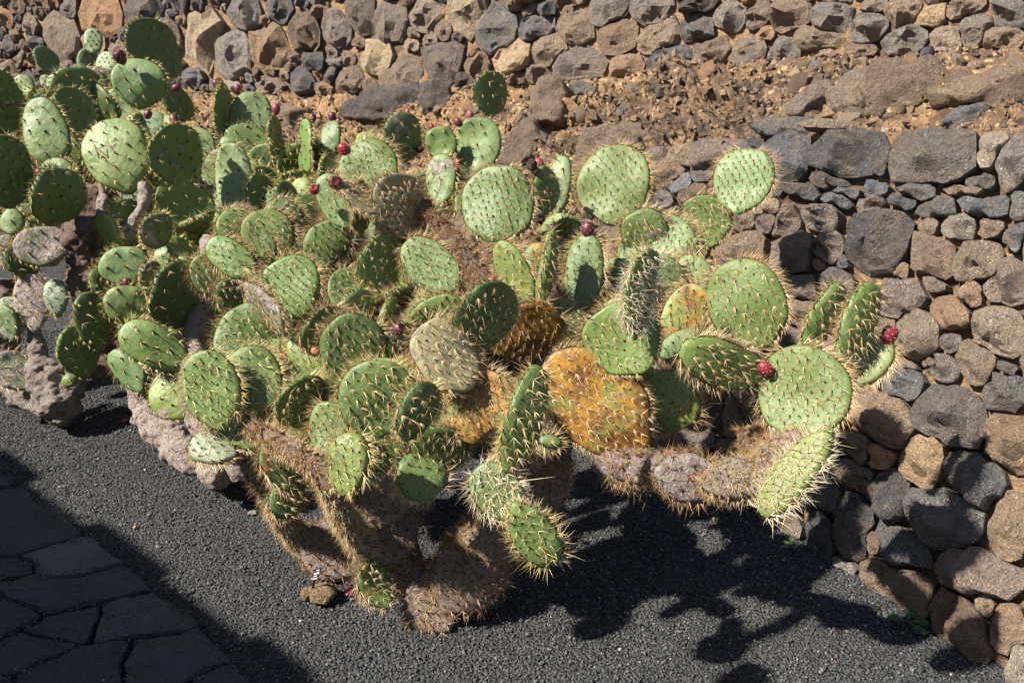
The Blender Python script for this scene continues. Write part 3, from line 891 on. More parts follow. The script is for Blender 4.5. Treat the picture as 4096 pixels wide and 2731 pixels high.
def spines_obj(parent, A, Nn, Dn, spec, name='spines'):
    """A areole points, Nn normals, Dn 'down' tangents, spec dict"""
    if len(A) == 0: return
    A = np.array(A); Nn = np.array(Nn); Dn = np.array(Dn)
    n = len(A); k = spec['n']
    cnt = rng.integers(max(1, k-2), k+2, n)
    if 'cnt' in spec: cnt = np.array(spec['cnt'])
    ii = np.repeat(np.arange(n), cnt); m = len(ii)
    side = np.cross(Nn, Dn)
    lat = rng.normal(0, spec.get('lat', 0.6), m)[:, None]*side[ii]
    dn = (spec.get('down', 0.6)+rng.normal(0, spec.get('dj', 0.45), m))[:, None]*Dn[ii]
    up = (spec.get('out', 0.75)+rng.normal(0, 0.2, m))[:, None]*Nn[ii]
    D = lat+dn+up
    ln = spec['len']*np.exp(rng.normal(0, 0.28, m))
    if 'scale' in spec: ln = ln*np.array(spec['scale'])[ii]
    V1, F1 = spine_mesh(A[ii], D, ln, np.full(m, spec['r']))
    # woolly areole: a low five-sided cone
    ar = spec['areole']*np.exp(rng.normal(0, .15, n))
    ref = Dn; sd = side
    V2 = np.zeros((n, 6, 3))
    for j in range(5):
        th = 2*math.pi*j/5
        V2[:, j] = A+(ref*math.cos(th)*1.15+sd*math.sin(th))*ar[:, None]-Nn*0.001
    V2[:, 5] = A+Nn*(ar*spec.get('ah', 0.9))[:, None]
    F2 = np.array([(j, (j+1) % 5, 5) for j in range(5)])
    F2 = (F2[None]+np.arange(n)[:, None, None]*6).reshape(-1, 3)+len(V1)
    V = np.vstack([V1, V2.reshape(-1, 3)]); F = np.vstack([F1, F2])
    mi = np.r_[np.zeros(len(F1), int), np.ones(len(F2), int)]
    o = add(name, V, F, [spec['mat'], spec.get('amat', M_ARE)], parent, smooth=False, mat_idx=mi)
    tag(o, kind='stuff')
    return o

SPEC = {
 'A': dict(n=6, len=0.0210, r=0.00080, areole=0.0034, mat=M_SPA, sp=0.0245, edge=0.0095, el=1.5, en=9, down=0.6, lat=0.5),
 'W': dict(n=8, len=0.028, r=0.0008, areole=0.003, mat=M_SPW, sp=0.0175, edge=0.010, el=1.2, en=8, down=0.35, out=0.6, lat=0.8),
 'Y': dict(n=7, len=0.0245, r=0.00078, areole=0.0032, mat=M_SPB, sp=0.024, edge=0.0115, el=1.3, en=9, down=0.45),
 'B': dict(n=4, len=0.026, r=0.0012, areole=0.0052, mat=M_SPB, sp=0.052, edge=0.019, el=1.0, en=9, down=0.6, lat=0.7),
 'C': dict(n=4, len=0.026, r=0.0011, areole=0.0038, mat=M_SPB, sp=0.040, edge=0.024, el=1.0, en=6, down=0.55),
 'R': dict(n=9, len=0.026, r=0.00085, areole=0.0042, mat=M_SPR, sp=0.028, edge=0.013, el=1.25, en=10, down=0.35, lat=0.8, dj=0.6),
 'S': dict(n=8, len=0.021, r=0.00075, areole=0.0036, mat=M_SPA, sp=0.019, edge=0.011, el=1.25, en=9, down=0.35, lat=0.8, dj=0.6),
 'D': dict(n=3, len=0.009, r=0.0007, areole=0.0046, mat=M_SPW, sp=0.028, edge=0.020, el=1.2, en=4, down=0.2, amat=M_AREP),
}
def prof(u, pw=1.12, nk=0.62, ex=0.88):
    up = u**pw
    f = math.sqrt(max(0.0, 4*up*(1-up)))
    x = min(1, u/0.24); x = x*x*(3-2*x)
    return f**ex*(nk+(1-nk)*x)

def pad(plant, bx, by, tx, ty, w, turn, lean, s, ck, typ='A', scab=0.0, orange=0.0, thick=None, bend=None, label=None, lit=True):
    bx, by, tx, ty, w = bx*DS, by*DS, tx*DS, ty*DS, w*DS
    Pb = unproj(bx, by, s); Pt0 = unproj(tx, ty, s)
    ai = Pt0-Pb; Li = np.linalg.norm(ai); ai = ai/Li
    le = math.radians(lean); L = Li/math.cos(le)
    view = nrm((Pb+Pt0)/2-CAM)
    fw = nrm(view-ai*(view @ ai))
    ax = ai*math.cos(le)+fw*math.sin(le)
    n0 = -nrm(view-ax*(view @ ax))
    sd = np.cross(ax, n0)
    if sd @ SUNV < 0: sd = -sd
    tr = math.radians(turn)
    n = n0*math.cos(tr)+sd*math.sin(tr)
    b = np.cross(n, ax)
    T = thick if thick else 0.027+0.009*random.random()
    wa = w*s/FPX
    ct = math.cos(tr); W = math.sqrt(max(wa*wa-(T*math.sin(tr))**2*0.8, (0.3*wa)**2))/max(ct, 0.22)
    W = min(W, max(1.05*L, 1.02*wa))
    bd = bend if bend is not None else random.gauss(0, 0.09)
    tw = random.gauss(0, 1.2); off = random.uniform(0, 300)
    PP = (random.uniform(1.0, 1.28), random.uniform(0.48, 0.74), random.uniform(0.8, 0.98)); asy = random.gauss(0, 0.10)
    fineg = typ in 'AYW' and len(PREC) < 150
    NU_, NP_ = (28, 46) if fineg else (17, 26)
    def surf(u, phi):
        f = prof(u, *PP)*W/2
        cx = math.cos(phi); sx = math.sin(phi)
        x = f*math.copysign(abs(cx)**0.9, cx)
        tt = T*(0.30+0.70*min(1, (prof(u, *PP)*1.05)**0.7))*(1.0+0.9*max(0, 0.25-u)/0.25*0.6)
        z = tt/2*math.copysign(abs(sx)**0.55, sx)
        if u > 0.985 or u < 0.012: z *= 0.4
        y = u*L
        xw = x*(1+0.09*n3((math.cos(phi)*1.2, u*2.2, 0), 1.3, off))+asy*W*0.5*(u-0.5)*(1 if u > .5 else .4)
        zz = z+bd*L*(4*(u-0.5)**2-1)*-0.5+tw*0.06*x*(u-0.5)*2+0.014*n3((x*9, y*9, 0), 1, off)*W/0.2
        return Pb+b*xw+ax*y+n*zz
    us_ = [0.004]+[0.5-0.5*math.cos(math.pi*(k+0.6)/(NU_)) for k in range(NU_)]+[0.998]
    V = []; F = []
    for u in us_:
        for k in range(NP_): V.append(surf(u, 2*math.pi*k/NP_))
    nr = len(us_)
    for r in range(nr-1):
        for k in range(NP_): F.append((r*NP_+k, r*NP_+(k+1) % NP_, (r+1)*NP_+(k+1) % NP_, (r+1)*NP_+k))
    F.append(tuple(range(NP_))[::-1]); F.append(tuple((nr-1)*NP_+k for k in range(NP_)))
    V = np.array(V)
    o = add('pad', V, F, M_PAD if isinstance(ck, str) else M_STEM, plant, color=jitcol(PADC[ck], 0.13) if isinstance(ck, str) else jitcol(ck, .06))
    o['scab'] = float(scab)+(abs(random.gauss(0, 0.12)) if orange < 0.4 else 0.0); o['orange'] = float(orange)
    if label: o['label'] = label
    # areoles on both faces and round the rim
    sp = SPEC[typ]; A = []; N = []; Dn = []; cnt = []; scl = []
    ang = random.gauss(0, 0.18); ca, sa = math.cos(ang), math.sin(ang)
    step = sp['sp']*random.uniform(0.9, 1.15)
    K = int(max(L, W)/step)+2
    for sgn in (1, -1):
        for i in range(-K, K+1):
            for j in range(-K, K+1):
                gx = (i+0.5*(j % 2))*step*1.0; gy = j*step*0.86
                x = gx*ca-gy*sa+random.gauss(0, step*.06); y = gx*sa+gy*ca+L*0.52+random.gauss(0, step*.06)
                u = y/L
                if u < 0.05 or u > 0.965: continue
                f = prof(u, *PP)*W/2
                if abs(x) > f*0.9: continue
                c = math.copysign((abs(x)/f)**(1/0.9), x); phi = math.acos(max(-1, min(1, c)))*sgn
                e1 = surf(min(.998, u+.02), phi)-surf(max(.002, u-.02), phi); e2 = surf(u, phi+.06)-surf(u, phi-.06)
                nn = nrm(np.cross(e1, e2)); 
                if nn @ n*sgn < 0: nn = -nn
                A.append(surf(u, phi)); N.append(nn); Dn.append(-ax); cnt.append(0 if random.random() < 0.06 else max(2, sp['n']+random.choice((-2, -1, 0, 0, 1)))); scl.append(random.uniform(0.7, 1.15))
    if A:                                # the skin swells a little round each areole
        AA = np.array(A); NN = np.array(N); step_ = sp['sp']
        d2 = ((V[:, None, :]-AA[None])**2).sum(2); k = d2.argmin(1)
        g = np.exp(-d2[np.arange(len(V)), k]/(0.34*step_)**2)*step_*0.10
        V2 = V+NN[k]*g[:, None]
        c0 = (V.min(0)+V.max(0))/2
        o.data.vertices.foreach_set('co', (V2-c0).astype(np.float32).ravel()); o.data.update()
        A = [a+n_*step_*0.10 for a, n_ in zip(AA, NN)]
    # rim
    per = 0; u = 0.06; last = None
    for sx in (1, -1):
        last = None; acc = sp['edge']
        for k in range(140):
            u = 0.05+0.945*k/139
            f = prof(u, *PP)
            q = surf(u, 0.0 if sx > 0 else math.pi)
            if last is not None:
                acc += np.linalg.norm(q-last)
            last = q
            if acc >= sp['edge']:
                acc = random.uniform(-.1, .1)*sp['edge']
                u0, u1 = max(.01, u-.02), min(.998, u+.02); ph = 0.0 if sx > 0 else math.pi
                t = surf(u1, ph)-surf(u0, ph)
                rn = nrm(b*sx*abs(t @ ax)+ax*(1 if u > .5 else 1)*(-(t @ (b*sx)))+1e-9)
                if rn @ (q-(Pb+ax*L*0.5)) < 0: rn = -rn
                lo = 0.55+0.45*min(1, u/0.5)
                A.append(q+n*random.uniform(-.3, .3)*T*.5); N.append(rn); Dn.append(nrm(-ax+rn*(rn @ ax))+1e-6)
                cnt.append(sp['en']+random.choice((-1, 0, 1, 2))); scl.append(sp['el']*lo)
    q = dict(sp); q['cnt'] = cnt; q['scale'] = scl
    spines_obj(o, A, N, Dn, q)
    PREC.append(dict(o=o, b=np.array((bx, by)), t=np.array((tx, ty)), w=w, s=s, Pb=Pb, ax=ax, n=n, bv=b, L=L, W=W))
    return o

def catmull(P, n):
    P = np.array(P, float); P = np.vstack([2*P[0]-P[1], P, 2*P[-1]-P[-2]])
    out = []; m = len(P)-3
    for k in range(n):
        t = k/(n-1)*m; i = min(int(t), m-1); t -= i
        p0, p1, p2, p3 = P[i:i+4]
        out.append(0.5*((2*p1)+(-p0+p2)*t+(2*p0-5*p1+4*p2-p3)*t*t+(-p0+3*p1-3*p2+p3)*t**3))
    return np.array(out)
def stem(plant, pts, col, tuft=0.03, tlen=0.022, tmat=None, tn=9, name='stem', n=None, rough=0.10, flat=1.0, amat=None):
    """pts: (x, y, width, depth) in overview pixels"""
    P = []; R = []
    for x, y, w, s in pts:
        P.append(unproj(x*DS, y*DS, s)); R.append(w*DS*s/FPX/2)
    n = n or 10*len(pts)+4
    C = catmull([np.r_[p, r] for p, r in zip(P, R)], n); Pc, Rc = C[:, :3], np.maximum(C[:, 3], 0.006)
    bare = not tuft or tuft > 0.08
    if bare: n *= 2; C = catmull([np.r_[p, r] for p, r in zip(P, R)], n); Pc, Rc = C[:, :3], np.maximum(C[:, 3], 0.006)
    NP_ = 44 if bare else 22; V = []; F = []; A = []; N = []; Dn = []
    off = random.uniform(0, 200)
    prev = None; L = 0
    frames = []; arc = np.r_[0, np.cumsum(np.linalg.norm(np.diff(Pc, axis=0), axis=1))]
    for i in range(n):
        t = nrm(Pc[min(i+1, n-1)]-Pc[max(i-1, 0)])
        a = nrm(np.cross(t, (0.1, 0.2, 1.0)) if prev is None else prev-t*(prev @ t)); prev = a
        bb = np.cross(t, a); frames.append((t, a, bb))
        endr = 1.0-0.20*math.exp(-((((arc[i]/0.19) % 1.0)-0.5)/0.11)**2)+0.07*math.sin(arc[i]/0.19*6.283)
        if i == 0 or i == n-1: endr *= 0.55
        for k in range(NP_):
            th = 2*math.pi*k/NP_; d = a*math.cos(th)+bb*math.sin(th)*flat
            p = Pc[i]+d*Rc[i]*endr
            r = 1+rough*1.3*fbm(p, 12, off, 3)+0.08*fbm(p, 45, off, 2)
            if bare:
                joint = 0.5+0.5*math.cos(i/n*6.283*max(2, len(pts)))
                r += 0.10*joint-0.16*abs(fbm(p, 22, off+9, 3))+0.05*n3(p, 90, off)
            V.append(Pc[i]+d*Rc[i]*endr*r)
    for i in range(n-1):
        for k in range(NP_): F.append((i*NP_+k, i*NP_+(k+1) % NP_, (i+1)*NP_+(k+1) % NP_, (i+1)*NP_+k))
    V.append(Pc[0]); V.append(Pc[-1])
    for k in range(NP_):
        F.append((k, len(V)-2, (k+1) % NP_)); F.append(((n-1)*NP_+k, (n-1)*NP_+(k+1) % NP_, len(V)-1))
    o = add(name, V, F, M_STEM, plant, color=col)
    if tuft:
        seg = np.linalg.norm(np.diff(Pc, axis=0), axis=1)
        for i in range(n-1):
            area = 2*math.pi*Rc[i]*seg[i]; m = rng.poisson(area/(tuft*tuft)*(1.9 if tuft < 0.04 else 1.0))
            t, a, bb = frames[i]
            for _ in range(m):
                th = random.uniform(0, 6.283); d = a*math.cos(th)+bb*math.sin(th)*flat
                A.append(Pc[i]+(Pc[i+1]-Pc[i])*random.random()+d*Rc[i]*0.99); N.append(nrm(d)); Dn.append(nrm(np.array((0, 0, -1.0))-nrm(d)*(-d[2])+1e-6))
        spines_obj(o, A, N, Dn, dict(n=tn, len=tlen, r=0.0008, areole=0.0048, mat=tmat or M_SPR, lat=0.75, down=0.35, out=0.7, dj=0.6, amat=amat or M_ARE))
    return o

FRUITN = 0
def fruit(x, y, r, col=(0.20, 0.012, 0.030), dots=True, depth=None):
    """a fruit on the nearest pad's rim"""
    p = np.array((x*DS, y*DS)); best_ = None
    for rec in PREC:
        c = rec['b']*0.45+rec['t']*0.55
        ax2 = nrm(rec['t']-rec['b']); l = np.linalg.norm(rec['t']-rec['b'])
        q = p-c; al = q @ ax2; la = q @ np.array((-ax2[1], ax2[0]))
        e = math.hypot(al/(l*0.5), la/(max(rec['w'], 20)*0.5))
        sc = abs(e-1.12)+0.15*abs(rec['s']-2.8)+ (0.5 if al < -0.2*l else 0)
        if best_ is None or sc < best_[0]: best_ = (sc, rec)
    rec = best_[1]; s = depth or rec['s']+0.005
    C = unproj(p[0], p[1], s); R = r*DS*s/FPX
    cen = rec['Pb']+rec['ax']*rec['L']*0.5
    d = nrm(C-cen); d = nrm(d+np.array((0, 0, 0.25)))
    a = nrm(np.cross(d, (0.3, 0.9, 0.1))); b = np.cross(d, a)
    prf = [(-1.25, 0.30), (-1.05, 0.55), (-0.7, 0.83), (-0.2, 1.0), (0.3, 1.0), (0.7, 0.86), (0.92, 0.70), (1.0, 0.60), (0.93, 0.42), (0.86, 0.05)]
    V = []; F = []; N_ = 14
    for h, q in prf:
        for k in range(N_):
            th = 2*math.pi*k/N_; V.append(C+d*h*R*1.05+(a*math.cos(th)+b*math.sin(th))*q*R*(1+0.05*math.sin(3*th+h*2)))
    for i in range(len(prf)-1):
        for k in range(N_): F.append((i*N_+k, i*N_+(k+1) % N_, (i+1)*N_+(k+1) % N_, (i+1)*N_+k))
    o = add('fruit', V, F, [M_FRUIT], rec['o'], color=jitcol(col, .15))
    if dots:
        A = []; Nn = []; Dn = []
        for i in range(34):
            th = i*2.399; h = -0.9+1.8*i/34; q = np.interp(h, [-1.25, -0.7, 0, 0.3, 0.9], [.3, .83, 1, 1, .7])
            dd = a*math.cos(th)+b*math.sin(th); A.append(C+d*h*R*1.05+dd*q*R); Nn.append(dd); Dn.append(d)
        k = len(A); 
        V1, F1 = spine_mesh(np.array(A), np.array(Nn)+rng.normal(0, .2, (k, 3)), np.full(k, R*0.22), np.full(k, R*0.07))
        me = o.data
        c = np.array(o.location); q = o.parent
        while q is not None: c = c+np.array(q.location); q = q.parent
        V0 = np.array([v.co[:] for v in me.vertices]); F0 = [tuple(p_.vertices) for p_ in me.polygons]
        me2 = mesh_np('fruit', np.vstack([V0, V1-c]), F0+[tuple(int(z)+len(V0) for z in f) for f in F1], [M_FRUIT, M_SPW], True, [0]*len(F0)+[1]*len(F1))
        o.data = me2
    return o

# ---- the plants ------------------------------------------------------------
def base_empty(name, x, y):
    g = on_ground(x*DS, y*DS); return empty(name, (float(g[0]), float(g[1]), 0))

# pale small-dotted cactus by the wall
pD = empty('pale_prickly_pear', (-2.35, 5.0, 0.0))
tag(pD, 'pale yellow-green small-padded prickly pear with dark dots before the far wall', 'cactus')
for a in [(213,125,215,66,40,15,0,4.75,'p'),(112,170,100,107,50,-32,0,4.75,'b'),(212,195,203,113,50,-10,0,4.8,'p'),(245,195,248,117,44,25,5,4.75,'p'),(68,230,38,178,52,25,0,4.7,'y'),
          (142,222,125,168,46,20,5,4.7,'p'),(218,245,205,190,44,20,5,4.65,'p'),(182,200,170,152,28,10,0,4.75,'p'),(236,240,233,178,44,20,0,4.7,'p'),(195,230,186,190,32,15,0,4.72,'p'),(120,222,105,172,32,10,0,4.75,'p'),(95,240,80,205,45,10,0,4.72,'y'),(160,235,150,195,34,20,0,4.7,'p')]:
    pad(pD, *a, typ='D')
stem(pD, [(175,400,70,5.0),(170,330,60,4.85),(160,270,60,4.78),(165,225,50,4.75)], (0.30,0.24,0.19), tuft=0.05, tlen=0.012, tmat=M_SPW, tn=3, name='trunk')

# large-padded cactus at the back
pB = base_empty('large_padded_prickly_pear', 400, 1060)
tag(pB, 'tall prickly pear with big smooth pads, stout yellow spines and whitish corky trunk', 'cactus')
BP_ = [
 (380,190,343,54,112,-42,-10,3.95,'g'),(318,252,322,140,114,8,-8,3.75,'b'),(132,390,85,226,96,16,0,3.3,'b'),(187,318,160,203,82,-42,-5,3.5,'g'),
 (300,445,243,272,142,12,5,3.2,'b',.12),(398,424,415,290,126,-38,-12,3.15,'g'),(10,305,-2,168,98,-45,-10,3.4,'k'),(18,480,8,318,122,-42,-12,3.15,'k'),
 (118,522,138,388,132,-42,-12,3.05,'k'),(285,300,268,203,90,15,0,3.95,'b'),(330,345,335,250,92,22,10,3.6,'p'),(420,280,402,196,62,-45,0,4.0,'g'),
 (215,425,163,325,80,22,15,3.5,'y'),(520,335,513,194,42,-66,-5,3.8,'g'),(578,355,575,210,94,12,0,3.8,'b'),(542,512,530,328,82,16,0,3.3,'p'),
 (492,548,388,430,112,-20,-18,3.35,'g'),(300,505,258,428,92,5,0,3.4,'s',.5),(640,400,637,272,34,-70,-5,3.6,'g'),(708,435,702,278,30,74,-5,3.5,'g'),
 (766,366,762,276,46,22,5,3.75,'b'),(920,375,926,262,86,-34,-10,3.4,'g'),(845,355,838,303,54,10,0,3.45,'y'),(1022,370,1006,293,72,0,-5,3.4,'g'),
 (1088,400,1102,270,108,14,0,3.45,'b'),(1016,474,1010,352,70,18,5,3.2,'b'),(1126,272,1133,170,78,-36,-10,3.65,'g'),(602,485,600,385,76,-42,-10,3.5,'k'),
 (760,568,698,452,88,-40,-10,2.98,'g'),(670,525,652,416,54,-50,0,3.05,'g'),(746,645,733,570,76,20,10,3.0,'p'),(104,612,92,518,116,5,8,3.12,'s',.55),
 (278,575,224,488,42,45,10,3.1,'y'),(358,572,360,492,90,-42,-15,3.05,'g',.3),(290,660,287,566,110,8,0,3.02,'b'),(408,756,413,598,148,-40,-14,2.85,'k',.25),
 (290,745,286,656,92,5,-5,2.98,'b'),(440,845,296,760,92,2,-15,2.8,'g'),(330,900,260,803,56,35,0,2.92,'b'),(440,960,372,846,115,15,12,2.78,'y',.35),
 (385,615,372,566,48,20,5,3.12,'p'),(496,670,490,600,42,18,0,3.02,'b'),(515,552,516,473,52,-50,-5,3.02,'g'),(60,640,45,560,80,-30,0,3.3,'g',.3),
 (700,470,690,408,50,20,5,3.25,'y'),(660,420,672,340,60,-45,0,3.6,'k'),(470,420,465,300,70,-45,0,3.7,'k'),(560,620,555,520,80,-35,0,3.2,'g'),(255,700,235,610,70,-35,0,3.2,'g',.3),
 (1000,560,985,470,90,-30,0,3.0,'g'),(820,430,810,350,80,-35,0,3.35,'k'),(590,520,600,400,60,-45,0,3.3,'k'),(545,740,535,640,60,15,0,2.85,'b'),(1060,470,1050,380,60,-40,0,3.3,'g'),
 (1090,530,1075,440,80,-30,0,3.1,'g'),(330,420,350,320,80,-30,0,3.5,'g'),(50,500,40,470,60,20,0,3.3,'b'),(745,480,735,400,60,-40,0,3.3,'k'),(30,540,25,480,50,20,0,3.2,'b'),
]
for a in BP_:
    pad(pB, *a[:9], typ='B', scab=a[9] if len(a) > 9 else 0.06)
WH = (0.52, 0.42, 0.37)
stem(pB, [(520,1095,60,2.78),(450,1050,85,2.84),(390,1005,84,2.9),(345,960,66,2.95),(325,910,50,3.0),(345,840,50,3.0)], WH, tuft=0.10, tlen=0.018, tmat=M_SPB, tn=3, name='trunk', rough=0.22)
stem(pB, [(570,1090,60,2.75),(500,1000,90,2.72),(455,900,80,2.76),(452,780,55,2.85),(470,650,60,2.95),(500,560,60,3.1)], WH, tuft=0.10, tlen=0.018, tmat=M_SPB, tn=3, name='trunk', rough=0.2)
stem(pB, [(250,860,90,3.35),(215,740,80,3.3),(205,620,90,3.25),(190,540,90,3.2),(230,440,70,3.3)], (0.20,0.13,0.10), tuft=0.09, tlen=0.018, tmat=M_SPB, tn=3, name='trunk', rough=0.2)
stem(pB, [(270,560,36,3.15),(325,480,30,3.15),(330,420,26,3.18)], WH, tuft=0, name='stem', rough=0.25)
stem(pB, [(235,500,26,3.2),(238,420,26,3.22)], WH, tuft=0, name='stem', rough=0.25)
stem(pB, [(800,700,50,2.95),(780,620,40,3.0),(760,560,36,3.0)], WH, tuft=0.1, tlen=0.015, tn=3, name='stem', rough=0.2)
stem(pB, [(880,730,60,2.9),(860,640,60,3.0),(900,560,50,3.0)], WH, tuft=0.1, tlen=0.015, tn=3, name='stem', rough=0.2)
stem(pB, [(1070,620,70,3.0),(1075,500,60,3.1),(1085,420,50,3.3)], (0.2,0.14,0.1), tuft=0.1, tlen=0.015, tn=3, name='stem', rough=0.2)
# letters scratched into the skin of the largest pale pad
big = PREC[len(pD.children) - 1 + 4]['o'] if False else None
for rec in PREC:
    if abs(rec['t'][0]-243*DS) < 1 and abs(rec['t'][1]-272*DS) < 1: big = rec
if big:
    strokes = [((200,335),(245,465)),((205,352),(335,458)),((335,458),(325,380)),((335,300),(408,420)),((370,372),(425,318))]
    from mathutils.bvhtree import BVHTree
    bo = big['o']; off_ = Vector(bo.location)+Vector(bo.parent.location)
    bvh = BVHTree.FromPolygons([v.co+off_ for v in bo.data.vertices], [tuple(p.vertices) for p in bo.data.polygons])
    V = []; F = []
    for (x0, y0), (x1, y1) in strokes:
        for seg in range(6):
            ends = []
            for k in (seg/6, (seg+1)/6):
                px = 300+(x0+(x1-x0)*k)*400/1024+random.gauss(0, .6); py = 450+(y0+(y1-y0)*k)*350/896+random.gauss(0, .6)
                hit = bvh.ray_cast(Vector(CAM), Vector(ray(px, py)).normalized())
                ends.append(np.array(hit[0])+big['n']*0.0012 if hit[0] is not None else big['Pb'])
            a, b = ends; t = nrm(b-a); q = np.cross(big['n'], t)*0.0021
            i = len(V); V += [a-q, b-q, b+q, a+q, a-q-big['n']*.006, b-q-big['n']*.006, b+q-big['n']*.006, a+q-big['n']*.006]
            F += [(i, i+1, i+2, i+3), (i, i+4, i+5, i+1), (i+2, i+6, i+7, i+3), (i+1, i+5, i+6, i+2), (i+3, i+7, i+4, i)]
    add('scratched_marks', V, F, mat_plain('dry_scar', (0.15, 0.10, 0.065), 0.9, 200, .5), big['o'], smooth=False)

# grey woody cactus at the left
pC = base_empty('woody_prickly_pear', 150, 955)
tag(pC, 'old prickly pear with grey swollen woody trunk and greyish scabby pads', 'cactus')
for a in [(82,765,66,626,74,14,6,3.28,'w',.62),(135,730,125,640,48,18,5,3.18,'w',.1),(32,785,18,680,64,15,5,3.36,'w',.35),(228,805,196,675,72,-25,-12,3.05,'g',.0),(195,866,178,745,130,-45,-14,3.08,'k',.0),
          (62,895,8,808,82,-12,0,3.3,'s',.4),(170,885,150,862,34,10,0,3.08,'g',0),(42,772,6,700,34,30,0,3.25,'b',.2),(30,620,10,540,60,10,0,3.4,'s',.6)]:
    pad(pC, *a[:9], typ='C', scab=a[9])
GR = (0.36, 0.31, 0.265)
stem(pC, [(150,962,66,3.3),(128,915,90,3.28),(100,850,66,3.3),(84,790,42,3.3),(78,745,26,3.3)], GR, tuft=0, name='trunk', rough=0.3)
stem(pC, [(150,950,55,3.28),(80,930,40,3.32),(20,895,44,3.4),(-30,860,44,3.5)], GR, tuft=0, name='trunk', rough=0.3)
stem(pC, [(160,900,60,3.3),(180,860,40,3.25),(190,820,30,3.2)], GR, tuft=0, name='stem', rough=0.25)
stem(pC, [(20,900,60,3.5),(10,760,60,3.5),(15,640,80,3.5)], (0.22,0.18,0.15), tuft=0, name='trunk', rough=0.3)

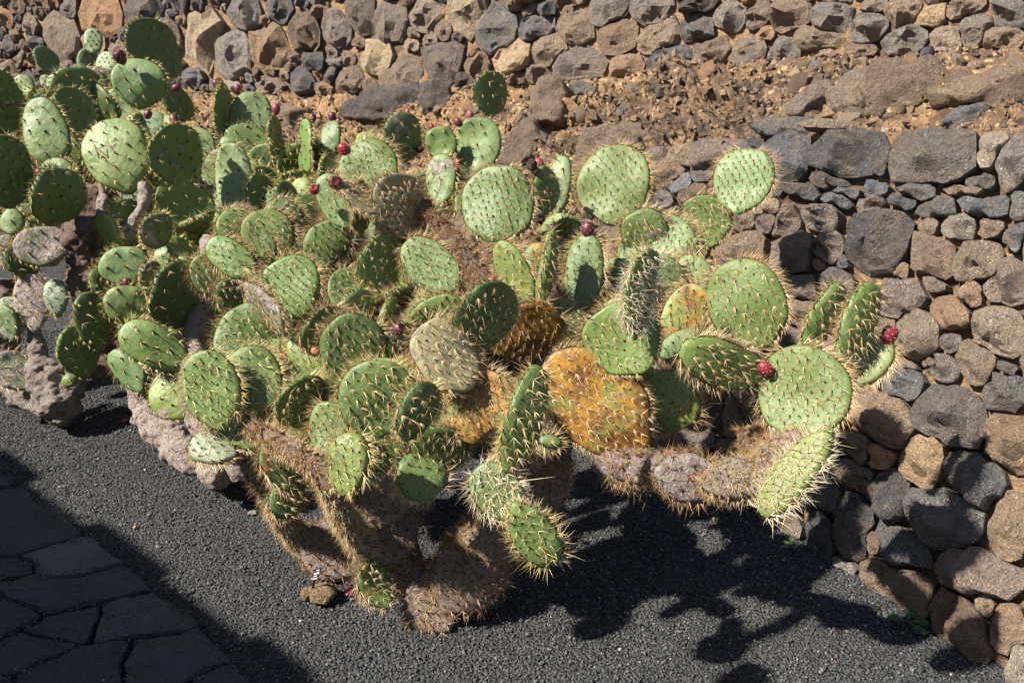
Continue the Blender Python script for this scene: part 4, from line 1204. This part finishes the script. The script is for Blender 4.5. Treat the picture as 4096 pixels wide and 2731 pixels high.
# the sprawling spiny cactus in front
pA = base_empty('spiny_prickly_pear', 1000, 1420)
tag(pA, 'sprawling prickly pear with dense straw spines and hairy brown branches over gravel', 'cactus')
AP = [
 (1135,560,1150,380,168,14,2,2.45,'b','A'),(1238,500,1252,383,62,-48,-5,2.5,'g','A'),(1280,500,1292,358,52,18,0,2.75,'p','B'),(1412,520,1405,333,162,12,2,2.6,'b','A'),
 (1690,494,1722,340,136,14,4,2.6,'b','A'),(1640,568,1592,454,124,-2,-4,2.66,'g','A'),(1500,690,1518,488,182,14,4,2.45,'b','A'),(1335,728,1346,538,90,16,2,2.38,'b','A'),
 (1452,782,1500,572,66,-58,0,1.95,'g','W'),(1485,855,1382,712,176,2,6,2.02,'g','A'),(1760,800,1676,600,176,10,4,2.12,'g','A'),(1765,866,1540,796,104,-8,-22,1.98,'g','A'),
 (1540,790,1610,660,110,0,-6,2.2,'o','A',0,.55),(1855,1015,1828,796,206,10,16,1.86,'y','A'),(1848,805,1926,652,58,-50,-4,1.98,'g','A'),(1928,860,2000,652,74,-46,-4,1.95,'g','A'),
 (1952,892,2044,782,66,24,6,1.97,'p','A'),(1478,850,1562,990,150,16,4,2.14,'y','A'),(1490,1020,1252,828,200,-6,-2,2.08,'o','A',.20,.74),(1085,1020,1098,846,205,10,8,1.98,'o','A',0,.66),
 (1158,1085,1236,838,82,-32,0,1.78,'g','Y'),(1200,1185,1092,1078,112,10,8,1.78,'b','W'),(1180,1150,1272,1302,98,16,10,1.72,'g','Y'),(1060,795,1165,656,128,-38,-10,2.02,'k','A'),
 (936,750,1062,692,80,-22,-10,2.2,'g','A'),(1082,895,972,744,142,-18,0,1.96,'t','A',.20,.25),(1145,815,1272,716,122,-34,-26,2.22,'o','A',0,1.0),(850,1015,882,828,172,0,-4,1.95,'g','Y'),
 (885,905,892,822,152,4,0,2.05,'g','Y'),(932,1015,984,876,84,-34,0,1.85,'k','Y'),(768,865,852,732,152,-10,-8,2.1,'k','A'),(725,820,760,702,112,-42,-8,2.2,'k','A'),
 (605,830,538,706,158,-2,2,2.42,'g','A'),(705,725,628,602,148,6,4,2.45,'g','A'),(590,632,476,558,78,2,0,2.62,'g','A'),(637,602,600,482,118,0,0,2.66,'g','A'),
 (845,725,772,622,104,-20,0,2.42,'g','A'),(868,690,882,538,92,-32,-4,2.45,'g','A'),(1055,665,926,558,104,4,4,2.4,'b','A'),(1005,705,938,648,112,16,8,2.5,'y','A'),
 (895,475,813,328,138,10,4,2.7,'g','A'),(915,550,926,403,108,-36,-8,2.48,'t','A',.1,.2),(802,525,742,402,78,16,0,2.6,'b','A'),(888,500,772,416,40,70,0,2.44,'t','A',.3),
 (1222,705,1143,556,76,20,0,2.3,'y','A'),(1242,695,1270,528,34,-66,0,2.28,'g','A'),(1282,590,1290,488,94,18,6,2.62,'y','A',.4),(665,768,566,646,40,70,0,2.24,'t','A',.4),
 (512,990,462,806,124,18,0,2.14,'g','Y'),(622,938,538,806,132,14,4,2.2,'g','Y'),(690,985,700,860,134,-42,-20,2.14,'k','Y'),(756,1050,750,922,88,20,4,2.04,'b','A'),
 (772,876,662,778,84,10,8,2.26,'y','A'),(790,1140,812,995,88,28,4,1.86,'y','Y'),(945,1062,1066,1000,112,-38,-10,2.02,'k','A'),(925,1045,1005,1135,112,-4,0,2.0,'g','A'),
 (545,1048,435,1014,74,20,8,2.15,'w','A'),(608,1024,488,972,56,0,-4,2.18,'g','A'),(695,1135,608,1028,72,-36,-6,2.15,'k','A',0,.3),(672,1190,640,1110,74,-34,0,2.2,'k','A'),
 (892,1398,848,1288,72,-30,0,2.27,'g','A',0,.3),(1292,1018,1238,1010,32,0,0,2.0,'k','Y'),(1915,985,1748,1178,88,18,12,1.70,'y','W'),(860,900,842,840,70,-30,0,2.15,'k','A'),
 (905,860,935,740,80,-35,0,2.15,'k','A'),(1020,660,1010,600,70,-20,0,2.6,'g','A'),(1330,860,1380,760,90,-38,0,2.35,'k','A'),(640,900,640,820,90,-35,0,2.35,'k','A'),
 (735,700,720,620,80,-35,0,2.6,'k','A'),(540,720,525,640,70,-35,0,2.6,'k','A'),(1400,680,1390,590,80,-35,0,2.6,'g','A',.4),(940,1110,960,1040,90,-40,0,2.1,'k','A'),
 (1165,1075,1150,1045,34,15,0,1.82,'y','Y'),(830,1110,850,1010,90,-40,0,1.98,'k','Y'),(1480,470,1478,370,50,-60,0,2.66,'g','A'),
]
for a in AP:
    pad(pA, *a[:10], scab=a[10] if len(a) > 10 else 0.02, orange=a[11] if len(a) > 11 else 0.0)
# old corky pads chained into trunk and low branch
P1 = (0.43, 0.315, 0.255); P2 = (0.42, 0.33, 0.295); P3 = (0.44, 0.32, 0.225); P4 = (0.33, 0.225, 0.17)
for a in [(1375,1045,1525,1085,112,0,6,2.08,P2,'R',.06),(1500,1078,1645,1112,108,-5,-4,1.95,P2,'R',.055),(1612,1122,1752,1082,96,8,0,1.86,P3,'S',.055),(1735,1090,1856,995,82,8,6,1.84,P3,'S',.05),
          (1035,1446,955,1328,132,0,6,2.34,P1,'R',.07),(690,1228,835,1300,128,10,10,2.52,P1,'R',.07),(925,1292,858,1168,152,-8,4,2.36,P4,'R',.07),(885,1205,882,1075,122,-12,4,2.30,P1,'R',.06),
          (1010,1400,1122,1235,168,-25,4,2.33,P4,'R',.08),(1100,1275,1235,1150,150,-25,2,2.29,P4,'R',.08),(1205,1185,1262,1045,138,-28,0,2.26,P4,'R',.07),(1075,1255,1135,1190,62,25,8,2.2,P3,'S',.045),
          (840,1300,975,1310,84,10,0,2.44,P1,'R',.06)]:
    pad(pA, *a[:10], thick=a[10])
BR = (0.20, 0.115, 0.070); PK = (0.40, 0.285, 0.23); MV = (0.40, 0.305, 0.27)
stem(pA, [(965,470,40,2.55),(1020,535,52,2.48),(1075,600,56,2.42),(1120,670,60,2.38),(1170,760,70,2.36)], BR, 0.022, 0.024, n=None)
stem(pA, [(1370,1050,66,2.12),(1450,1075,72,2.06),(1540,1080,69,1.98),(1640,1105,54,1.92)], MV, 0.03, 0.024, M_SPR, 12)
stem(pA, [(1610,1120,48,1.92),(1690,1105,57,1.88),(1770,1060,51,1.86),(1840,1000,36,1.87)], (0.40,0.29,0.20), 0.017, 0.022, M_SPA, 9)
stem(pA, [(1780,1065,60,1.92),(1720,1000,60,2.1)], (0.34,0.25,0.18), 0.02, 0.022, M_SPR, 9)
stem(pA, [(1000,1410,66,2.42),(1050,1330,102,2.40),(1110,1260,102,2.38),(1180,1190,90,2.36),(1240,1100,84,2.32),(1290,1020,78,2.26)], (0.27,0.18,0.135), 0.032, 0.024, M_SPR, 8, 'trunk')
stem(pA, [(1000,1445,72,2.36),(985,1385,84,2.37),(955,1330,54,2.38),(920,1290,48,2.38)], PK, 0.026, 0.022, M_SPR, 14, 'trunk')
stem(pA, [(680,1235,54,2.6),(745,1260,78,2.58),(820,1285,66,2.55),(900,1295,48,2.5),(980,1325,36,2.44)], PK, 0.026, 0.022, M_SPR, 12, 'trunk')
stem(pA, [(930,1300,84,2.46),(900,1240,90,2.46),(870,1180,72,2.42),(880,1110,66,2.36),(900,1020,54,2.3)], (0.34,0.225,0.17), 0.028, 0.022, M_SPR, 9, 'trunk')
stem(pA, [(560,975,40,2.2),(620,1005,46,2.12),(690,1045,46,2.04),(740,1085,46,2.0),(770,1150,50,2.05),(810,1220,56,2.2),(860,1280,60,2.38)], (0.33,0.21,0.165), 0.018, 0.024, M_SPA, 8)
stem(pA, [(560,1050,34,2.22),(600,1110,40,2.28),(640,1180,44,2.4),(690,1240,56,2.55)], (0.33,0.22,0.17), 0.017, 0.022, M_SPA, 8)
stem(pA, [(1130,1200,40,2.2),(1100,1210,60,2.25),(1060,1250,70,2.32)], (0.34,0.23,0.17), 0.02, 0.024, M_SPR, 9)
stem(pA, [(1120,880,110,2.42),(1180,960,130,2.4),(1240,1050,130,2.34),(1230,1140,130,2.36)], (0.19,0.12,0.085), 0.03, 0.024, M_SPR, 8)
stem(pA, [(1210,860,90,2.45),(1150,830,90,2.4),(1080,780,90,2.4),(1000,760,90,2.45)], (0.22,0.14,0.09), 0.025, 0.022, M_SPR, 8)
stem(pA, [(620,870,70,2.45),(680,960,80,2.4),(760,1060,80,2.36),(850,1150,90,2.4)], (0.24,0.17,0.13), 0.03, 0.02, M_SPR, 7)
stem(pA, [(1330,830,90,2.5),(1400,920,100,2.42),(1430,1010,100,2.3)], (0.2,0.13,0.09), 0.03, 0.022, M_SPR, 7)
stem(pA, [(1290,700,80,2.5),(1330,780,90,2.5),(1360,900,100,2.48)], (0.25,0.17,0.13), 0.03, 0.022, M_SPR, 7)
stem(pA, [(1420,560,60,2.6),(1400,640,70,2.58),(1390,740,80,2.5)], (0.36,0.25,0.18), 0.022, 0.02, M_SPA, 8)
stem(pA, [(880,690,60,2.5),(900,760,60,2.45),(960,800,70,2.4)], (0.34,0.26,0.22), 0.05, 0.018, M_SPR, 6)
stem(pA, [(1160,1030,44,1.86),(1150,1075,40,1.82),(1175,1130,50,1.8)], (0.35,0.28,0.12), 0.018, 0.022, M_SPB, 8)
stem(pA, [(1170,1040,50,1.9),(1190,1060,60,2.05),(1230,1080,70,2.25)], (0.24,0.16,0.11), 0.022, 0.022, M_SPR, 8)

RED = (0.22, 0.016, 0.032); DKR = (0.085, 0.010, 0.016); PNK = (0.24, 0.06, 0.08); MAG = (0.11, 0.022, 0.038)
for x, y, r, c in [(770,420,16,DKR),(722,436,12,RED),(1350,527,16,DKR),(1238,377,12,RED),(1130,652,16,RED),(915,757,15,DKR),(1757,845,16,RED),(2042,768,18,RED),(493,982,13,DKR),
                   (275,131,14,DKR),(405,202,9,MAG),(340,263,9,MAG),(400,275,11,MAG),(497,193,9,MAG),(546,203,8,PNK),(634,250,10,PNK),(640,276,8,MAG),(718,272,9,MAG),(763,268,9,MAG),(778,281,8,MAG),
                   (707,347,10,MAG),(790,343,13,RED),(937,258,8,RED),(964,343,8,DKR),(1052,372,7,RED),(1048,391,8,RED),(1101,180,9,MAG),(1089,209,8,MAG),(1080,264,8,PNK),(1052,281,9,MAG),
                   (992,293,7,RED),(291,649,10,MAG),(92,398,10,MAG),(1846,1102,6,RED),(725,806,9,(0.45,0.13,0.08))]:
    fruit(x, y, r, c, dots=r > 10, depth={1757: 1.93, 1130: 1.99, 770: 2.40, 722: 2.52, 275: 3.62, 915: 1.98}.get(x))

def fill_pads(plant, poly, n, step, typ, lo, hi, zone):
    recs = [r for r in PREC if r['o'].parent == plant]
    rb = np.array([(r['b']*0.4+r['t']*0.6)/DS for r in recs]); rs_ = np.array([r['s'] for r in recs])
    pts = []; tries = 0
    while len(pts) < n and tries < 6000:
        tries += 1
        x = random.uniform(min(p[0] for p in poly), max(p[0] for p in poly)); y = random.uniform(min(p[1] for p in poly), max(p[1] for p in poly))
        if not inside((x, y), poly) or any(math.hypot(x-a, y-b) < step for a, b in pts): continue
        pts.append((x, y))
        d = np.hypot(rb[:, 0]-x, rb[:, 1]-y); k = np.argsort(d)[:4]; w = 1/(d[k]+15)
        s = float((rs_[k]*w).sum()/w.sum())+random.uniform(lo, hi)
        L = random.uniform(*zone); an = random.gauss(0, 0.6); dx, dy = math.sin(an)*L, -math.cos(an)*L
        tn = random.choice((-65, -50, -40, -20, 0, 10, 20, 35, 60)); ap = L*random.uniform(.7, .95)*max(.35, math.cos(math.radians(tn)))
        pad(plant, x-dx*.55, y-dy*.55, x+dx*.45, y+dy*.45, ap, tn, random.uniform(-25, 15), s, random.choice('ggbkgyb'), typ, scab=random.choice((0, 0, .1, .3)), orange=random.choice((0, 0, 0, .3)) if typ == 'A' else 0)
fill_pads(pA, [(480,570),(610,500),(850,440),(960,560),(1130,560),(1260,560),(1400,520),(1600,560),(1700,760),(1540,900),(1480,830),(1300,800),(1120,780),(960,850),(900,1080),(800,1060),(620,980),(480,900)], 76, 46, 'A', 0.06, 0.22, (95, 130))
fill_pads(pB, [(20,260),(250,200),(330,250),(480,330),(620,330),(800,380),(1080,420),(1080,520),(800,600),(560,640),(480,880),(340,860),(260,620),(40,560)], 60, 46, 'B', 0.06, 0.26, (100, 140))

for x, y, r in ((1222, 380, 13), (1240, 500, 14), (1222, 690, 9)):
    rec = min(PREC, key=lambda q: abs(q['t'][0]-1150*DS)+abs(q['t'][1]-380*DS)+abs(q['s']-2.45))
    V, F = rock_data(int(x)+r, 3, 1.0, 0.55, 4); C = unproj(x*DS, y*DS, 2.42)
    add('dried_flower', V*r*DS*2.4/FPX+C, F, M_STONE, rec['o'], color=(0.07, 0.06, 0.055), sharp=30)

# ------------------------------------------------------------------ small things on the bed
def ground_rock(name, x, y, r, seed, col, label, cat, flat=0.8, sq=(1, 1, 1)):
    g = on_ground(x*DS, y*DS); V, F = rock_data(seed, 4, flat, 0.1, 5)
    V = V*np.array(sq)*r; V = V+np.array((g[0], g[1], -V[:, 2].min()-0.25*r*flat))
    o = add(name, V, F, M_STONE, color=col, sharp=60); tag(o, label, cat); return o
ground_rock('loose_stone', 738, 1380, 0.050, 41, (0.42,0.285,0.155), 'rounded tan stone resting on black gravel behind the plant label', 'stone', 0.75, (1.0, .8, .95))
ground_rock('loose_stone', 708, 1372, 0.024, 43, (0.44,0.29,0.16), 'small tan stone tucked behind the stake of the plant label', 'stone', 0.8)

# plant label: slanted plate on a stake
sb = on_ground(1232, 2418); st = unproj(1252, 2327, np.linalg.norm(sb-CAM)*0.0+float((sb-CAM) @ FWD)-0.03)
lab_o = empty('plant_label', (float(sb[0]), float(sb[1]), 0))
tag(lab_o, 'small black plant label on a stake with white print by the tan stone', 'sign')
M_BLK = mat_plain('black_plastic', (0.022, 0.022, 0.024), 0.45, 60, .3, 0.45); M_WHT = mat_plain('white_print', (0.75, 0.75, 0.78), 0.6, 120, .2)
depS = float((sb-CAM) @ FWD)
corn = [unproj(px, py, depS-dd) for px, py, dd in ((1241,2323,.03),(1270,2318,.03),(1289,2269,.03),(1258,2276,.03))]
ln = nrm(np.cross(corn[1]-corn[0], corn[3]-corn[0])); ln = ln if ln @ (CAM-corn[0]) > 0 else -ln
def plate(c, th, name, mat, par):
    V = [*c, *[q-ln*th for q in c]]
    F = [(0, 1, 2, 3), (7, 6, 5, 4), (0, 4, 5, 1), (1, 5, 6, 2), (2, 6, 7, 3), (3, 7, 4, 0)]
    return add(name, V, F, mat, par, smooth=False)
pl_ = plate(corn, 0.003, 'plate', M_BLK, lab_o)
s0, s1 = unproj(1224, 2418, depS), unproj(1237, 2419, depS); s2, s3 = corn[0]*0.35+corn[1]*0.65, corn[0]*0.65+corn[1]*0.35
s0 = s0-np.array((0, 0, .03)); s1 = s1-np.array((0, 0, .03))
plate([s0-ln*.0035, s1-ln*.0035, s2-ln*.0035, s3-ln*.0035], 0.006, 'stake', M_BLK, lab_o)
def lp(x, y): # bilinear on the plate, y from its lower edge
    return (corn[0]*(1-x)+corn[1]*x)*(1-y)+(corn[3]*(1-x)+corn[2]*x)*y+ln*0.0006
V = []; F = []
for y0, y1, x0, x1, nl in ((.80,.93,.32,.72,5),(.52,.72,.14,.90,9),(.33,.46,.22,.72,6),(.10,.26,.04,.88,11)):
    for k in range(nl):
        a = x0+(x1-x0)*k/nl; b = a+(x1-x0)/nl*0.80
        t = y1-random.choice((0, .25, .3))*(y1-y0)
        i = len(V); V += [lp(a, y0), lp(b, y0), lp(b, t), lp(a, t)]; F.append((i, i+1, i+2, i+3))
add('print', V, F, M_WHT, pl_, smooth=False)

# fallen fruit, white flake, weed, dry grass
def chip(x, y, r, col, name, label, cat, seed):
    g = on_ground(x*DS, y*DS); V, F = rock_data(seed, 3, 0.5, 0.35, 8)
    V = V*r+np.array((g[0], g[1], r*0.45)); o = add(name, V, F, M_FRUIT if col[1] < 0.2 else M_STONE, color=col, sharp=40); tag(o, label, cat)
chip(803, 1362, 0.022, (0.11,0.018,0.03), 'fallen_fruit', 'shrivelled red fruit piece lying on black gravel beside the tan stone', 'fruit', 61)
chip(580, 1180, 0.016, (0.60,0.55,0.45), 'shell_fragment', 'cream shell fragment on open gravel left of the spiny cactus', 'shell', 62)
chip(287, 968, 0.014, (0.40,0.03,0.06), 'fallen_fruit', 'tiny pink fruit lying at the foot of the whitish trunk', 'fruit', 63)
M_LEAF = mat_plain('weed_leaf', (0.045, 0.09, 0.035), 0.5, 60, .4, 0.4)
def weed(x, y, r, nl, label):
    g = on_ground(x*DS, y*DS); e = empty('weed', (float(g[0]), float(g[1]), 0)); tag(e, label, 'weed')
    for k in range(nl):
        th = 6.283*k/nl+random.gauss(0, .2); d = np.array((math.cos(th), math.sin(th), 0.35)); q = np.array((-math.sin(th), math.cos(th), 0)); l = r*random.uniform(.7, 1.1)
        V = []; F = []
        rows = [(0.0, .04), (.3, .08), (.5, .26), (.75, .32), (.95, .16), (1.0, .02)]
        for t, w in rows:
            c = np.array(g)+d*l*t+np.array((0, 0, 0.012-0.25*l*t*t))
            V += [c-q*w*l+np.array((0, 0, .004)), c, c+q*w*l+np.array((0, 0, .004))]
        for i in range(len(rows)-1):
            for j in range(2): F.append((3*i+j, 3*i+j+1, 3*i+j+4, 3*i+j+3))
        add('leaf', V, F, M_LEAF, e)
weed(2083, 1437, 0.055, 5, 'small weed with oval dark green leaves at the wall foot')
weed(1735, 1232, 0.022, 4, 'tiny pale green seedling beside a tan stone in the gravel')
weed(1815, 1258, 0.03, 5, 'low seedling growing under the dark wall stones')
M_DRY = mat_spine('dry_grass_blade', [(0, (0.36,0.25,0.12)), (1, (0.56,0.43,0.24))], 0.1)
for px, n, lbl in ((2070, 60, 'tuft of dry straw grass at the foot of the upper wall behind the lone pad'), (2160, 70, 'wider tuft of dry straw grass beside a grey-topped stone of the upper wall')):
    P, D = bank_point(px, 325); A = []; Dr = []
    for k in range(n):
        A.append(P+np.array((random.gauss(0, .05), random.gauss(0, .015), -0.01))); Dr.append((random.gauss(0, .35), random.gauss(-.15, .2), 1))
    V, F = spine_mesh(np.array(A), np.array(Dr, float), rng.uniform(.03, .11, n), np.full(n, .0011))
    o = add('dry_grass', V, F, M_DRY, smooth=False); tag(o, lbl, 'grass')
